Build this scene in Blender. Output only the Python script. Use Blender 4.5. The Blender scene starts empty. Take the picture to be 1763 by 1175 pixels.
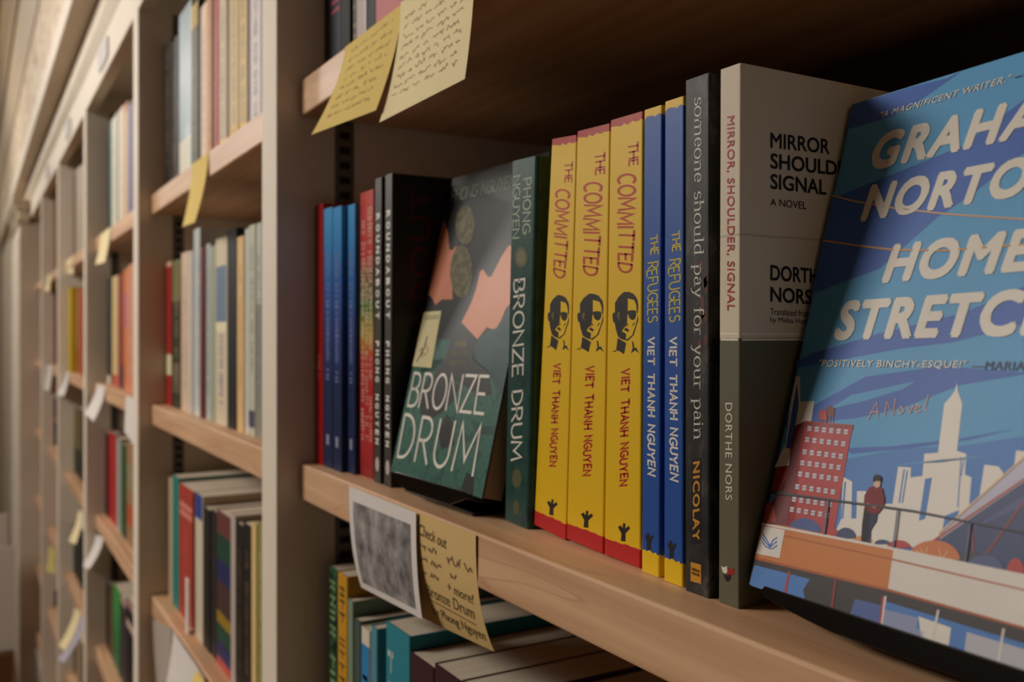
import bpy, bmesh, math, random
from mathutils import Matrix, Vector

random.seed(7)
scene = bpy.context.scene
COL = scene.collection

# ------------------------------------------------------------------ camera
F, CX, CY = 1600.0, 881.5, 575.0          # focal length and horizon of the 1763 x 1175 photograph, in pixels
TH = math.atan((CX + 50) / F)
SN, CS = math.sin(TH), math.cos(TH)
HC = 1.45                                  # height of the camera above the floor
cam_d = bpy.data.cameras.new('camera')
cam = bpy.data.objects.new('camera', cam_d)
COL.objects.link(cam)
cam.matrix_world = Matrix(((SN, 0, CS, 0), (CS, 0, -SN, 0), (0, 1, 0, HC), (0, 0, 0, 1)))
cam_d.sensor_width = 36.0
cam_d.lens = 36.0 * F / 1763.0
cam_d.shift_y = -(587.5 - CY) / 1763.0
cam_d.clip_start = 0.02
cam_d.clip_end = 60
cam_d.dof.use_dof = True
cam_d.dof.focus_distance = 0.395
cam_d.dof.aperture_fstop = 10.8
scene.camera = cam

# ------------------------------------------------------------------ world, lamps, exposure
world = bpy.data.worlds.new('world')
scene.world = world
world.use_nodes = True
world.node_tree.nodes['Background'].inputs[0].default_value = (1.0, 0.88, 0.82, 1)
world.node_tree.nodes['Background'].inputs[1].default_value = 0.09


def area(name, loc, target, size, power, color):
    d = bpy.data.lights.new(name, 'AREA')
    d.shape = 'RECTANGLE'
    d.size, d.size_y = size
    d.energy = power
    d.color = color
    o = bpy.data.objects.new(name, d)
    COL.objects.link(o)
    o.location = loc
    o.rotation_euler = (Vector(target) - Vector(loc)).to_track_quat('-Z', 'Y').to_euler()
    return o


area('ceiling_light_near', (-1.90, -1.65, HC + 1.22), (-0.9, 0.2, HC), (0.95, 0.8), 52.0, (1.0, 0.95, 0.89))
area('ceiling_light_far', (-4.4, -1.1, HC + 1.22), (-3.8, 0.2, HC), (0.6, 0.5), 20.0, (1.0, 0.94, 0.87))
area('added_light_end', (-6.5, -1.1, HC + 1.22), (-6.0, 0.2, HC), (1.1, 0.9), 13.0, (1.0, 0.94, 0.87))  # added unseen lamp: brightens the far wall, gives the shelf fronts a sheen
vs = scene.view_settings
vs.view_transform = 'Standard'
vs.look = 'None'
vs.gamma = 1.0
vs.use_curve_mapping = False
vs.exposure = 0.36


# ------------------------------------------------------------------ from a pixel of the photo to a point on a real plane
def ray(px, py):
    r, u = (px - CX) / F, (CY - py) / F
    return Vector((SN * r - CS, CS * r + SN, u))


O = Vector((0, 0, HC))


def on_y(px, py, Y):
    a = ray(px, py)
    return O + a * (Y / a.y)


def on_x(px, py, X):
    a = ray(px, py)
    return O + a * (X / a.x)


def on_z(px, py, Z):
    a = ray(px, py)
    return O + a * ((Z - HC) / a.z)


# ------------------------------------------------------------------ materials
def lin(c):
    c = c / 255.0
    return c / 12.92 if c <= 0.04045 else ((c + 0.055) / 1.055) ** 2.4


def rgb(c):
    if isinstance(c, str):
        c = tuple(int(c[i:i + 2], 16) for i in (0, 2, 4))
    return (lin(c[0]), lin(c[1]), lin(c[2]), 1)


_mats = {}


def nodes_of(m):
    m.use_nodes = True
    nt = m.node_tree
    return nt, nt.nodes, nt.links, nt.nodes['Principled BSDF']


def paper(c, rough=0.55, var=0.06, scale=60, spec=0.3):
    """printed paper / card: a colour with a faint mottled variation"""
    key = ('paper', c, rough, var, scale, spec)
    if key in _mats:
        return _mats[key]
    m = bpy.data.materials.new('card_' + (c if isinstance(c, str) else '%02x%02x%02x' % c))
    nt, N, L, b = nodes_of(m)
    tc = N.new('ShaderNodeTexCoord')
    nz = N.new('ShaderNodeTexNoise')
    nz.inputs['Scale'].default_value = scale
    nz.inputs['Detail'].default_value = 3
    L.new(tc.outputs['Object'], nz.inputs['Vector'])
    hs = N.new('ShaderNodeHueSaturation')
    hs.inputs['Color'].default_value = rgb(c)
    mr = N.new('ShaderNodeMapRange')
    mr.inputs['To Min'].default_value = 1 - var
    mr.inputs['To Max'].default_value = 1 + var
    L.new(nz.outputs['Fac'], mr.inputs['Value'])
    L.new(mr.outputs['Result'], hs.inputs['Value'])
    L.new(hs.outputs['Color'], b.inputs['Base Color'])
    b.inputs['Roughness'].default_value = rough
    b.inputs['Specular IOR Level'].default_value = spec
    _mats[key] = m
    return m


def gloss(c, rough=0.22):
    return paper(c, rough, 0.05, 40, 0.5)


def bands(base, bs, jag=0.0006, rough=0.45):
    """a cover printed in horizontal bands: bs = [(z0, z1, colour)], with a slightly torn brush edge"""
    key = ('bands', base, tuple(bs), jag, rough)
    if key in _mats:
        return _mats[key]
    m = bpy.data.materials.new('banded_card')
    nt, N, L, b = nodes_of(m)
    tc = N.new('ShaderNodeTexCoord')
    nz = N.new('ShaderNodeTexNoise')
    nz.inputs['Scale'].default_value = 320
    nz.inputs['Detail'].default_value = 2
    L.new(tc.outputs['Object'], nz.inputs['Vector'])
    sp = N.new('ShaderNodeSeparateXYZ')
    L.new(tc.outputs['Object'], sp.inputs[0])
    s1 = N.new('ShaderNodeMath'); s1.operation = 'SUBTRACT'; s1.inputs[1].default_value = 0.5
    L.new(nz.outputs['Fac'], s1.inputs[0])
    ma = N.new('ShaderNodeMath'); ma.operation = 'MULTIPLY_ADD'; ma.inputs[1].default_value = jag * 6
    L.new(s1.outputs[0], ma.inputs[0])
    L.new(sp.outputs['Z'], ma.inputs[2])
    cur = None
    for (z0, z1, c) in bs:
        gt = N.new('ShaderNodeMath'); gt.operation = 'GREATER_THAN'; gt.inputs[1].default_value = z0
        lt = N.new('ShaderNodeMath'); lt.operation = 'LESS_THAN'; lt.inputs[1].default_value = z1
        mu = N.new('ShaderNodeMath'); mu.operation = 'MULTIPLY'
        L.new(ma.outputs[0], gt.inputs[0]); L.new(ma.outputs[0], lt.inputs[0])
        L.new(gt.outputs[0], mu.inputs[0]); L.new(lt.outputs[0], mu.inputs[1])
        mx = N.new('ShaderNodeMix'); mx.data_type = 'RGBA'
        L.new(mu.outputs[0], mx.inputs['Factor'])
        if cur is None:
            mx.inputs['A'].default_value = rgb(base)
        else:
            L.new(cur, mx.inputs['A'])
        mx.inputs['B'].default_value = rgb(c)
        cur = mx.outputs['Result']
    L.new(cur, b.inputs['Base Color'])
    b.inputs['Roughness'].default_value = rough
    b.inputs['Specular IOR Level'].default_value = 0.3
    _mats[key] = m
    return m


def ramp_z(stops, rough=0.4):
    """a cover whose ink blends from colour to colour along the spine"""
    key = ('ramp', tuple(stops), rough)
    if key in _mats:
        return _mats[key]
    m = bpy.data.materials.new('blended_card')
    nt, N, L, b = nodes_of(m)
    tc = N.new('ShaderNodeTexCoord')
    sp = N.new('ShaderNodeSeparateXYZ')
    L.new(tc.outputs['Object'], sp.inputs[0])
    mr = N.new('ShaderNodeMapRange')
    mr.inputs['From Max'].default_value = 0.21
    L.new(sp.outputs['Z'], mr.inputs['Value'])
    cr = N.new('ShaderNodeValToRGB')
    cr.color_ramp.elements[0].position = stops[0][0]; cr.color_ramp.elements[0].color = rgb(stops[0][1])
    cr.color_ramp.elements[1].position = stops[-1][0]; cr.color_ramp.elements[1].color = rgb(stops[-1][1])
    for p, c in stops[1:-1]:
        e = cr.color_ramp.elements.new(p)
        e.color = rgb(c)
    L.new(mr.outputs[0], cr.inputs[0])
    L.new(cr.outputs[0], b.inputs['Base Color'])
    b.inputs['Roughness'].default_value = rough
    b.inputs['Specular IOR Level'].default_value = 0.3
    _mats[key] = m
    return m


def blotch(name, stops, scale, rough=0.5, detail=5, stretch=(1, 1, 1), spec=0.3, bump=0.0):
    m = bpy.data.materials.new(name)
    nt, N, L, b = nodes_of(m)
    tc = N.new('ShaderNodeTexCoord')
    mp = N.new('ShaderNodeMapping')
    mp.inputs['Scale'].default_value = stretch
    L.new(tc.outputs['Object'], mp.inputs['Vector'])
    nz = N.new('ShaderNodeTexNoise')
    nz.inputs['Scale'].default_value = scale
    nz.inputs['Detail'].default_value = detail
    nz.inputs['Roughness'].default_value = 0.6
    L.new(mp.outputs[0], nz.inputs['Vector'])
    cr = N.new('ShaderNodeValToRGB')
    cr.color_ramp.elements[0].position = stops[0][0]; cr.color_ramp.elements[0].color = rgb(stops[0][1])
    cr.color_ramp.elements[1].position = stops[-1][0]; cr.color_ramp.elements[1].color = rgb(stops[-1][1])
    for p, c in stops[1:-1]:
        e = cr.color_ramp.elements.new(p); e.color = rgb(c)
    L.new(nz.outputs['Fac'], cr.inputs[0])
    L.new(cr.outputs[0], b.inputs['Base Color'])
    b.inputs['Roughness'].default_value = rough
    b.inputs['Specular IOR Level'].default_value = spec
    if bump:
        bp = N.new('ShaderNodeBump'); bp.inputs['Strength'].default_value = bump; bp.inputs['Distance'].default_value = 0.004
        L.new(nz.outputs['Fac'], bp.inputs['Height']); L.new(bp.outputs[0], b.inputs['Normal'])
    return m


def maple():
    m = bpy.data.materials.new('maple_wood')
    nt, N, L, b = nodes_of(m)
    tc = N.new('ShaderNodeTexCoord')
    mp = N.new('ShaderNodeMapping')
    mp.inputs['Scale'].default_value = (1.6, 30, 42)
    L.new(tc.outputs['Object'], mp.inputs['Vector'])
    n1 = N.new('ShaderNodeTexNoise'); n1.inputs['Scale'].default_value = 2.0; n1.inputs['Detail'].default_value = 6
    L.new(mp.outputs[0], n1.inputs['Vector'])
    cr = N.new('ShaderNodeValToRGB')
    cr.color_ramp.elements[0].position = 0.3; cr.color_ramp.elements[0].color = rgb((192, 145, 106))
    cr.color_ramp.elements[1].position = 0.72; cr.color_ramp.elements[1].color = rgb((226, 184, 144))
    L.new(n1.outputs['Fac'], cr.inputs[0])
    # thin reddish growth lines that wander along the board
    mp2 = N.new('ShaderNodeMapping'); mp2.inputs['Scale'].default_value = (1.3, 14, 14)
    L.new(tc.outputs['Object'], mp2.inputs['Vector'])
    n2 = N.new('ShaderNodeTexNoise'); n2.inputs['Scale'].default_value = 1.6; n2.inputs['Detail'].default_value = 2.5
    L.new(mp2.outputs[0], n2.inputs['Vector'])
    fr = N.new('ShaderNodeMath'); fr.operation = 'MULTIPLY'; fr.inputs[1].default_value = 7
    L.new(n2.outputs['Fac'], fr.inputs[0])
    ff = N.new('ShaderNodeMath'); ff.operation = 'FRACT'; L.new(fr.outputs[0], ff.inputs[0])
    cr2 = N.new('ShaderNodeValToRGB')
    cr2.color_ramp.elements[0].position = 0.0; cr2.color_ramp.elements[0].color = (0.35, 0.35, 0.35, 1)
    cr2.color_ramp.elements[1].position = 0.07; cr2.color_ramp.elements[1].color = (0, 0, 0, 1)
    L.new(ff.outputs[0], cr2.inputs[0])
    mx = N.new('ShaderNodeMix'); mx.data_type = 'RGBA'
    L.new(cr2.outputs[0], mx.inputs['Factor'])
    L.new(cr.outputs[0], mx.inputs['A'])
    mx.inputs['B'].default_value = rgb((158, 100, 68))
    L.new(mx.outputs['Result'], b.inputs['Base Color'])
    b.inputs['Roughness'].default_value = 0.46
    b.inputs['Specular IOR Level'].default_value = 0.5
    return m


WOOD = maple()
PAINT = blotch('cream_paint', [(0.3, (224, 209, 189)), (0.7, (231, 218, 199))], 6, 0.6, 5, (1, 1, 1), 0.25)
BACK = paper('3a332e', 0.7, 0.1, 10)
STRIP = paper('6a625a', 0.35, 0.05, 30, 0.5)
INK = paper('191512', 0.6)
PAGES = blotch('page_edges', [(0.35, (196, 180, 156)), (0.65, (220, 206, 184))], 3, 0.8, 2, (700, 1, 1))
PAGES_SHADED = blotch('page_edges_shaded', [(0.35, (150, 120, 92)), (0.65, (176, 146, 114))], 3, 0.8, 2, (1, 700, 1))  # face-out page blocks: their shade is put into the darker brown
BLACK = paper('17130f', 0.45)
ACRYL = gloss('0d0b0a', 0.12)
CEIL = paper('a58f74', 0.8, 0.05, 4)


# ------------------------------------------------------------------ mesh builder
class MB:
    def __init__(self):
        self.v, self.f, self.m, self.slots = [], [], [], []

    def slot(self, m):
        if m not in self.slots:
            self.slots.append(m)
        return self.slots.index(m)

    def poly(self, pts, m):
        n = len(self.v)
        self.v += [tuple(p) for p in pts]
        self.f.append(tuple(range(n, n + len(pts))))
        self.m.append(self.slot(m))

    def mesh(self, verts, faces, m):
        n = len(self.v)
        self.v += [tuple(p) for p in verts]
        k = self.slot(m)
        for f in faces:
            self.f.append(tuple(i + n for i in f))
            self.m.append(k)

    def box(self, x0, x1, y0, y1, z0, z1, m):
        vs_ = [(x, y, z) for z in (z0, z1) for y in (y0, y1) for x in (x0, x1)]
        self.mesh(vs_, [(0, 2, 3, 1), (4, 5, 7, 6), (0, 1, 5, 4), (2, 6, 7, 3), (0, 4, 6, 2), (1, 3, 7, 5)], m)

    def prism(self, prof, a0, a1, m, axis='x'):
        """prof: closed list of (p, q); extruded along the axis"""
        def pt(a, p, q):
            return {'x': (a, p, q), 'y': (p, a, q), 'z': (p, q, a)}[axis]
        n = len(prof)
        vs_ = [pt(a0, *p) for p in prof] + [pt(a1, *p) for p in prof]
        fs = [tuple(range(n)), tuple(range(2 * n - 1, n - 1, -1))] + [(i, n + i, n + (i + 1) % n, (i + 1) % n) for i in range(n)]
        self.mesh(vs_, fs, m)

    def build(self, name, parent=None, bevel=0, recalc=True, solid=0):
        me = bpy.data.meshes.new(name)
        me.from_pydata(self.v, [], self.f)
        for s in self.slots:
            me.materials.append(s)
        me.polygons.foreach_set('material_index', self.m)
        if recalc:
            bm = bmesh.new(); bm.from_mesh(me)
            bmesh.ops.recalc_face_normals(bm, faces=bm.faces)
            bm.to_mesh(me); bm.free()
        o = bpy.data.objects.new(name, me)
        COL.objects.link(o)
        if parent:
            o.parent = parent
        if bevel:
            md = o.modifiers.new('edge', 'BEVEL'); md.width = bevel; md.segments = 3; md.limit_method = 'ANGLE'
        if solid:
            md = o.modifiers.new('thickness', 'SOLIDIFY'); md.thickness = solid; md.offset = 0
        return o


def tag(o, label=None, cat=None, group=None, kind=None):
    if label: o['label'] = label
    if cat: o['category'] = cat
    if group: o['group'] = group
    if kind: o['kind'] = kind
    return o


def empty(name, loc, label=None, cat=None, group=None, rot=(0, 0, 0)):
    o = bpy.data.objects.new(name, None)
    COL.objects.link(o)
    o.empty_display_size = 0.02
    o.location = loc
    o.rotation_euler = rot
    return tag(o, label, cat, group)


# ------------------------------------------------------------------ lettering
_tc, _lift = {}, {}


def text2d(s, bold=0.0, shear=0.0, space=1.0):
    """outline lettering as a flat mesh -> verts normalised to the unit square of its own bounds"""
    key = (s, bold, shear, space)
    if key in _tc:
        return _tc[key]
    cu = bpy.data.curves.new('lettering', 'FONT')
    cu.body = s
    cu.shear = shear
    cu.space_character = space
    cu.resolution_u = 4
    ob = bpy.data.objects.new('lettering', cu)
    COL.objects.link(ob)
    bpy.context.view_layer.update()
    dg = bpy.context.evaluated_depsgraph_get()
    ev = ob.evaluated_get(dg)
    me = ev.to_mesh()
    vv = [(v.co.x, v.co.y) for v in me.vertices]
    ff = [tuple(p.vertices) for p in me.polygons]
    ev.to_mesh_clear()
    bpy.data.objects.remove(ob)
    bpy.data.curves.remove(cu)
    if bold:          # heavier lettering: the outline laid down again around itself
        v0, f0 = list(vv), list(ff)
        for k in range(6):
            a = math.tau * k / 6
            n = len(vv)
            vv += [(x + bold * math.cos(a), y + bold * math.sin(a)) for x, y in v0]
            ff += [tuple(i + n for i in f) for f in f0]
        _tc[key] = norm(vv, ff)
        _lift[id(_tc[key][0])] = len(v0)
        return _tc[key]
    _tc[key] = norm(vv, ff)
    return _tc[key]


def norm(vv, ff):
    x0 = min(p[0] for p in vv); x1 = max(p[0] for p in vv)
    y0 = min(p[1] for p in vv); y1 = max(p[1] for p in vv)
    return [((p[0] - x0) / (x1 - x0 or 1), (p[1] - y0) / (y1 - y0 or 1)) for p in vv], ff, (x1 - x0) / (y1 - y0 or 1)


def arc(cx, cy, rx, ry, a0, a1, n=10):
    return [(cx + rx * math.cos(math.radians(a0 + (a1 - a0) * i / n)), cy + ry * math.sin(math.radians(a0 + (a1 - a0) * i / n))) for i in range(n + 1)]


# drawn capitals: width, list of pen strokes in a unit-high box
GL = {
    'T': (.72, [[(0, 1), (.72, 1)], [(.36, 1), (.36, 0)]]),
    'H': (.66, [[(0, 1), (0, 0)], [(.66, 1), (.66, 0)], [(0, .5), (.66, .5)]]),
    'E': (.5, [[(.5, 1), (0, 1), (0, 0), (.5, 0)], [(0, .52), (.42, .52)]]),
    'C': (.66, [arc(.42, .5, .42, .5, 55, 305, 14)]),
    'O': (.78, [arc(.39, .5, .39, .5, 90, 450, 20)]),
    'M': (.9, [[(0, 0), (.08, 1), (.45, .25), (.82, 1), (.9, 0)]]),
    'I': (.1, [[(.05, 1), (.05, 0)]]),
    'D': (.66, [[(0, 1), (0, 0)], [(0, 1)] + arc(.16, .5, .5, .5, 90, -90, 12) + [(0, 0)]]),
    'R': (.6, [[(0, 0), (0, 1)] + arc(.26, .74, .3, .26, 90, -90, 8) + [(0, .48)], [(.22, .48), (.6, 0)]]),
    'F': (.5, [[(.5, 1), (0, 1), (0, 0)], [(0, .52), (.4, .52)]]),
    'U': (.66, [[(0, 1), (0, .33)] + arc(.33, .33, .33, .33, 180, 360, 10) + [(.66, 1)]]),
    'G': (.7, [arc(.42, .5, .42, .5, 55, 330, 14) + [(.7, .45), (.45, .45)]]),
    'S': (.54, [arc(.27, .75, .25, .25, 40, 250, 10) + arc(.27, .26, .27, .26, 80, -140, 10)]),
    'V': (.7, [[(0, 1), (.35, 0), (.7, 1)]]),
    'A': (.7, [[(0, 0), (.35, 1), (.7, 0)], [(.14, .36), (.56, .36)]]),
    'N': (.68, [[(0, 0), (0, 1), (.68, 0), (.68, 1)]]),
    'Y': (.66, [[(0, 1), (.33, .5), (.66, 1)], [(.33, .5), (.33, 0)]]),
    'B': (.6, [[(0, 0), (0, 1)] + arc(.26, .76, .26, .24, 90, -90, 8) + [(0, .52)], [(.2, .52)] + arc(.28, .26, .32, .26, 90, -90, 8) + [(0, 0)]]),
    'Z': (.62, [[(0, 1), (.62, 1), (0, 0), (.62, 0)]]),
    'P': (.56, [[(0, 0), (0, 1)] + arc(.26, .72, .3, .28, 90, -90, 8) + [(0, .44)]]),
    ' ': (.4, []),
}


def ser(x, y, w=.2):
    return [(x - w / 2, y), (x + w / 2, y)]


# roman lower case with serifs (x-height .66), drawn with a broad pen
RO = {
    's': (.42, [arc(.22, .5, .19, .16, 30, 250, 8) + arc(.21, .17, .21, .17, 80, -150, 8)]),
    'o': (.58, [arc(.29, .33, .29, .34, 90, 450, 18)]),
    'm': (1.1, [[(.12, .64), (.12, 0)], arc(.32, .42, .22, .24, 170, 0, 8) + [(.54, 0)], arc(.76, .42, .22, .24, 170, 0, 8) + [(.98, 0)], ser(.12, 0), ser(.54, 0), ser(.98, 0), [(.0, .62), (.12, .64)]]),
    'e': (.54, [[(.05, .36), (.5, .36)] + arc(.27, .34, .24, .33, 5, 320, 14)]),
    'n': (.68, [[(.12, .64), (.12, 0)], arc(.34, .4, .22, .26, 170, 0, 8) + [(.56, 0)], ser(.12, 0), ser(.56, 0), [(.0, .62), (.12, .64)]]),
    'h': (.68, [[(.12, 1), (.12, 0)], arc(.34, .4, .22, .26, 170, 0, 8) + [(.56, 0)], ser(.12, 0), ser(.56, 0), [(.0, .98), (.12, 1)]]),
    'u': (.68, [[(.12, .64), (.12, .2)] + arc(.32, .22, .2, .22, 180, 300, 8) + [(.56, .12)], [(.56, .64), (.56, 0)], [(.0, .63), (.12, .64)], [(.44, .63), (.56, .64)], [(.56, 0), (.68, .01)]]),
    'l': (.26, [[(.13, 1), (.13, 0)], ser(.13, 0, .26), [(.0, .98), (.13, 1)]]),
    'd': (.62, [arc(.28, .33, .26, .33, 60, 300, 12), [(.5, 1), (.5, 0)], [(.38, .98), (.5, 1)], [(.5, 0), (.62, .01)]]),
    'p': (.64, [[(.12, .64), (.12, -.32)], arc(.34, .33, .26, .33, 150, -140, 12), ser(.12, -.32), [(.0, .62), (.12, .64)]]),
    'a': (.54, [arc(.24, .46, .18, .2, 150, 0, 6) + [(.42, .1), (.54, .02)], arc(.23, .2, .2, .2, 70, 340, 10)]),
    'y': (.62, [[(.06, .64), (.32, .02)], [(.56, .64), (.24, -.22), (.1, -.32), (.02, -.27)], ser(.08, .64), ser(.54, .64)]),
    'f': (.4, [arc(.32, .84, .16, .16, 40, 180, 7) + [(.16, 0)], ser(.16, 0, .24), [(.02, .62), (.36, .62)]]),
    'r': (.46, [[(.12, .64), (.12, 0)], arc(.34, .4, .22, .24, 165, 60, 6), ser(.12, 0, .24), [(.0, .62), (.12, .64)]]),
    'i': (.26, [[(.13, .64), (.13, 0)], ser(.13, 0), [(.0, .62), (.13, .64)], [(.12, .86), (.13, .93)]]),
    ' ': (.36, []),
}


def ribbon(pts, wf, vv, ff):
    n0 = len(vv)
    n = len(pts)
    closed = n > 3 and abs(pts[0][0] - pts[-1][0]) + abs(pts[0][1] - pts[-1][1]) < 1e-6
    for i, p in enumerate(pts):
        a = pts[i - 1] if i else (pts[-2] if closed else p)
        b = pts[i + 1] if i < n - 1 else (pts[1] if closed else p)
        d1 = Vector((p[0] - a[0], p[1] - a[1])); d2 = Vector((b[0] - p[0], b[1] - p[1]))
        d1 = d1.normalized() if d1.length > 1e-9 else d2.normalized()
        d2 = d2.normalized() if d2.length > 1e-9 else d1
        t = (d1 + d2)
        t = t.normalized() if t.length > 0.2 else d1
        nrm = Vector((-t.y, t.x))
        k = 1 / max(0.45, nrm.dot(Vector((-d1.y, d1.x))))
        w = wf(t) * k / 2
        e = Vector((0, 0))
        if not closed and i == 0: e = -t * wf(Vector((-t.y, t.x))) * .3
        if not closed and i == n - 1: e = t * wf(Vector((-t.y, t.x))) * .3
        q = Vector(p) + e
        vv.append((q.x + nrm.x * w, q.y + nrm.y * w)); vv.append((q.x - nrm.x * w, q.y - nrm.y * w))
    for i in range(n - 1):
        a = n0 + 2 * i
        ff.append((a, a + 1, a + 3, a + 2))


def pen(s, w=.1, gap=.22, glyphs=GL, broad=None, wob=0.0, sizes=None, seed=1):
    """lettering drawn with pen strokes"""
    rnd = random.Random(seed)
    vv, ff, x = [], [], 0
    for i, ch in enumerate(s):
        gw, strokes = glyphs[ch]
        k = sizes[i] if sizes else 1
        dy = rnd.uniform(-wob, wob); sh = rnd.uniform(-wob, wob)
        for st in strokes:
            pts = [(x + (p[0] + sh * p[1]) * k, p[1] * k + dy + (1 - k) * .5) for p in st]
            ribbon(pts, (lambda t: w) if broad is None else (lambda t: w * (broad + (1 - broad) * abs(t.y))), vv, ff)
        x += (gw + gap) * k
    return norm(vv, ff)


def shear(shape, k):
    vv, ff, a = shape
    return norm([(x + k * y, y) for x, y in vv], ff)


class Plane:
    """a printed face of a thing: origin and axes in the local space of the thing, and where the thing stands"""

    def __init__(self, root_m, o, ex, ez, nrm):
        self.inv = root_m.inverted(); self.o = Vector(o); self.ex = Vector(ex); self.ez = Vector(ez); self.n = Vector(nrm)

    def uv(self, px, py):
        a = self.inv @ O
        d = self.inv.to_3x3() @ ray(px, py)
        t = (self.o - a).dot(self.n) / d.dot(self.n)
        p = a + d * t - self.o
        return (p.dot(self.ex), p.dot(self.ez))

    def at(self, u, v, layer):
        return self.o + self.ex * u + self.ez * v + self.n * (layer * 0.00004)

    def quad_text(self, mb, shape, q, m, layer=3, uvq=None):
        vv, ff, _ = shape
        Q = uvq or [self.uv(*p) for p in q]
        pts = []
        per = _lift.get(id(vv), 10 ** 9)
        for i, (a, b) in enumerate(vv):
            u = (1 - b) * ((1 - a) * Q[0][0] + a * Q[1][0]) + b * ((1 - a) * Q[3][0] + a * Q[2][0])
            v = (1 - b) * ((1 - a) * Q[0][1] + a * Q[1][1]) + b * ((1 - a) * Q[3][1] + a * Q[2][1])
            pts.append(self.at(u, v, layer + .25 * (i // per)))
        mb.mesh(pts, ff, m)

    def shape(self, mb, pxs, m, layer=1, clip=None):
        pts = [self.uv(*p) for p in pxs]
        if clip:
            pts = clip_poly(pts, clip)
            if len(pts) < 3: return
        mb.poly([self.at(u, v, layer) for u, v in pts], m)

    def line(self, mb, pxs, wpx, m, layer=2, clip=None):
        vv, ff = [], []
        ribbon(pxs, lambda t: wpx, vv, ff)
        for f in ff:
            self.shape(mb, [vv[i] for i in f], m, layer, clip)


def clip_poly(pts, c):
    x0, x1, y0, y1 = c
    for ax, lim, sgn in ((0, x0, 1), (0, x1, -1), (1, y0, 1), (1, y1, -1)):
        out = []
        for i, p in enumerate(pts):
            q = pts[(i + 1) % len(pts)]
            pin, qin = sgn * (p[ax] - lim) >= 0, sgn * (q[ax] - lim) >= 0
            if pin: out.append(p)
            if pin != qin:
                t = (lim - p[ax]) / (q[ax] - p[ax])
                out.append((p[0] + t * (q[0] - p[0]), p[1] + t * (q[1] - p[1])))
        pts = out
        if len(pts) < 3: return []
    return pts


# ------------------------------------------------------------------ book builder
def cover_mesh(mb, Tb, H, D, m, Tt=None, th=0.0008, r=0.0012):
    """a wrapped paperback cover: back board, spine with rounded edges, front board; x 0..T, spine at y = 0"""
    Tt = Tt or Tb
    out, inn = [], []

    def prof(T):
        o = [(0, D), (0, r)] + [(r - r * math.cos(a), r - r * math.sin(a)) for a in (.4, .8, 1.2)] + [(r, 0), (T - r, 0)] \
            + [(T - r + r * math.sin(a), r - r * math.cos(a)) for a in (.4, .8, 1.2)] + [(T, r), (T, D)]
        i = [(T - th, D), (T - th, th + .0002), (th, th + .0002), (th, D)]
        return o + i
    pb, pt = prof(Tb), prof(Tt)
    n = len(pb)
    vs_ = [(x, y, 0) for x, y in pb] + [(x, y, H) for x, y in pt]
    fs = [(i, (i + 1) % n, n + (i + 1) % n, n + i) for i in range(n)]
    # end caps as strips between the outer and inner outlines
    for base in (0, n):
        o_ = n - 4
        fs.append(tuple(base + k for k in (0, 1, n - 2, n - 1)))
        fs.append(tuple(base + k for k in list(range(1, o_ - 1)) + [n - 3, n - 2]))
        fs.append(tuple(base + k for k in (o_ - 2, o_ - 1, n - 4, n - 3)))
    mb.mesh(vs_, fs, m)


def page_block(root, Tb, H, D, Tt=None, th=0.0008, mat=None, inset=0.0015, low=0.0006):
    Tt = Tt or Tb
    e = th + 0.0002
    mb = MB()
    vs_ = [(e, e + .0006, low), (Tb - e, e + .0006, low), (Tb - e, D - inset, low), (e, D - inset, low),
           (e, e + .0006, H - low), (Tt - e, e + .0006, H - low), (Tt - e, D - inset, H - low), (e, D - inset, H - low)]
    mb.mesh(vs_, [(0, 3, 2, 1), (4, 5, 6, 7), (0, 1, 5, 4), (1, 2, 6, 5), (2, 3, 7, 6), (3, 0, 4, 7)], mat or PAGES)
    return mb.build('page_block', root)


def book_root(label, group, X, Y, Z, lean=0.0, yaw=0.0, T=0.02, name='book'):
    """root at the foot of the spine; a lean to the right pivots on the right-hand bottom edge"""
    dz = T * math.sin(lean) if lean > 0 else 0
    o = empty(name, (X, Y, Z + dz + 0.0002), label, 'book', group, (0, lean, yaw))
    bpy.context.view_layer.update()
    return o, o.matrix_world.copy()


# ------------------------------------------------------------------ the place: constants
YF = 0.2128            # front of the uprights
YS = 0.2320            # front edge of the shelves
YB = 0.50              # back panel
XR = [-0.023 - 0.72 * k for k in range(7)]       # faces of the posts that look towards us, near to far
TW = 0.044
SZ = {'upper': HC + 0.206, 'middle': HC - 0.1058, 'lower': HC - 0.389, 'bottom': HC - 0.672, 'base': HC - 0.955, 'lowest': HC - 1.238}
ST = 0.029
BAYN = {1: 'front', 2: 'second', 3: 'third', 4: 'fourth', 5: 'fifth', 6: 'sixth'}


def bay_x(k):
    return XR[k], XR[k - 1] - TW


# ------------------------------------------------------------------ room
mb = MB(); mb.box(-9, 3, -3.2, 0.9, -0.05, 0, paper('6b5138', 0.6, 0.15, 8)); tag(mb.build('floor'), kind='structure')
mb = MB(); mb.box(-9, 3, -3.2, 0.9, HC + 1.32, HC + 1.37, CEIL); tag(mb.build('ceiling'), kind='structure')
mb = MB(); mb.box(-9, 3, 0.56, 0.62, 0, HC + 1.32, paper('b9a88f', 0.7)); tag(mb.build('wall_back'), kind='structure')
mb = MB(); mb.box(-7.6, -7.5, -3.2, 0.56, 0, HC + 1.32, paper('bdae98', 0.7, 0.04, 3)); tag(mb.build('wall_far'), kind='structure')
mb = MB(); mb.box(-9, 3, -3.3, -3.2, 0, HC + 1.32, paper('a08b70', 0.7)); tag(mb.build('wall_opposite'), kind='structure')

# ------------------------------------------------------------------ bookcase carcass
case = empty('bookcase', (-2.2, 0.35, 0), 'long built-in bookcase painted cream with maple shelves', 'bookcase')


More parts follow.
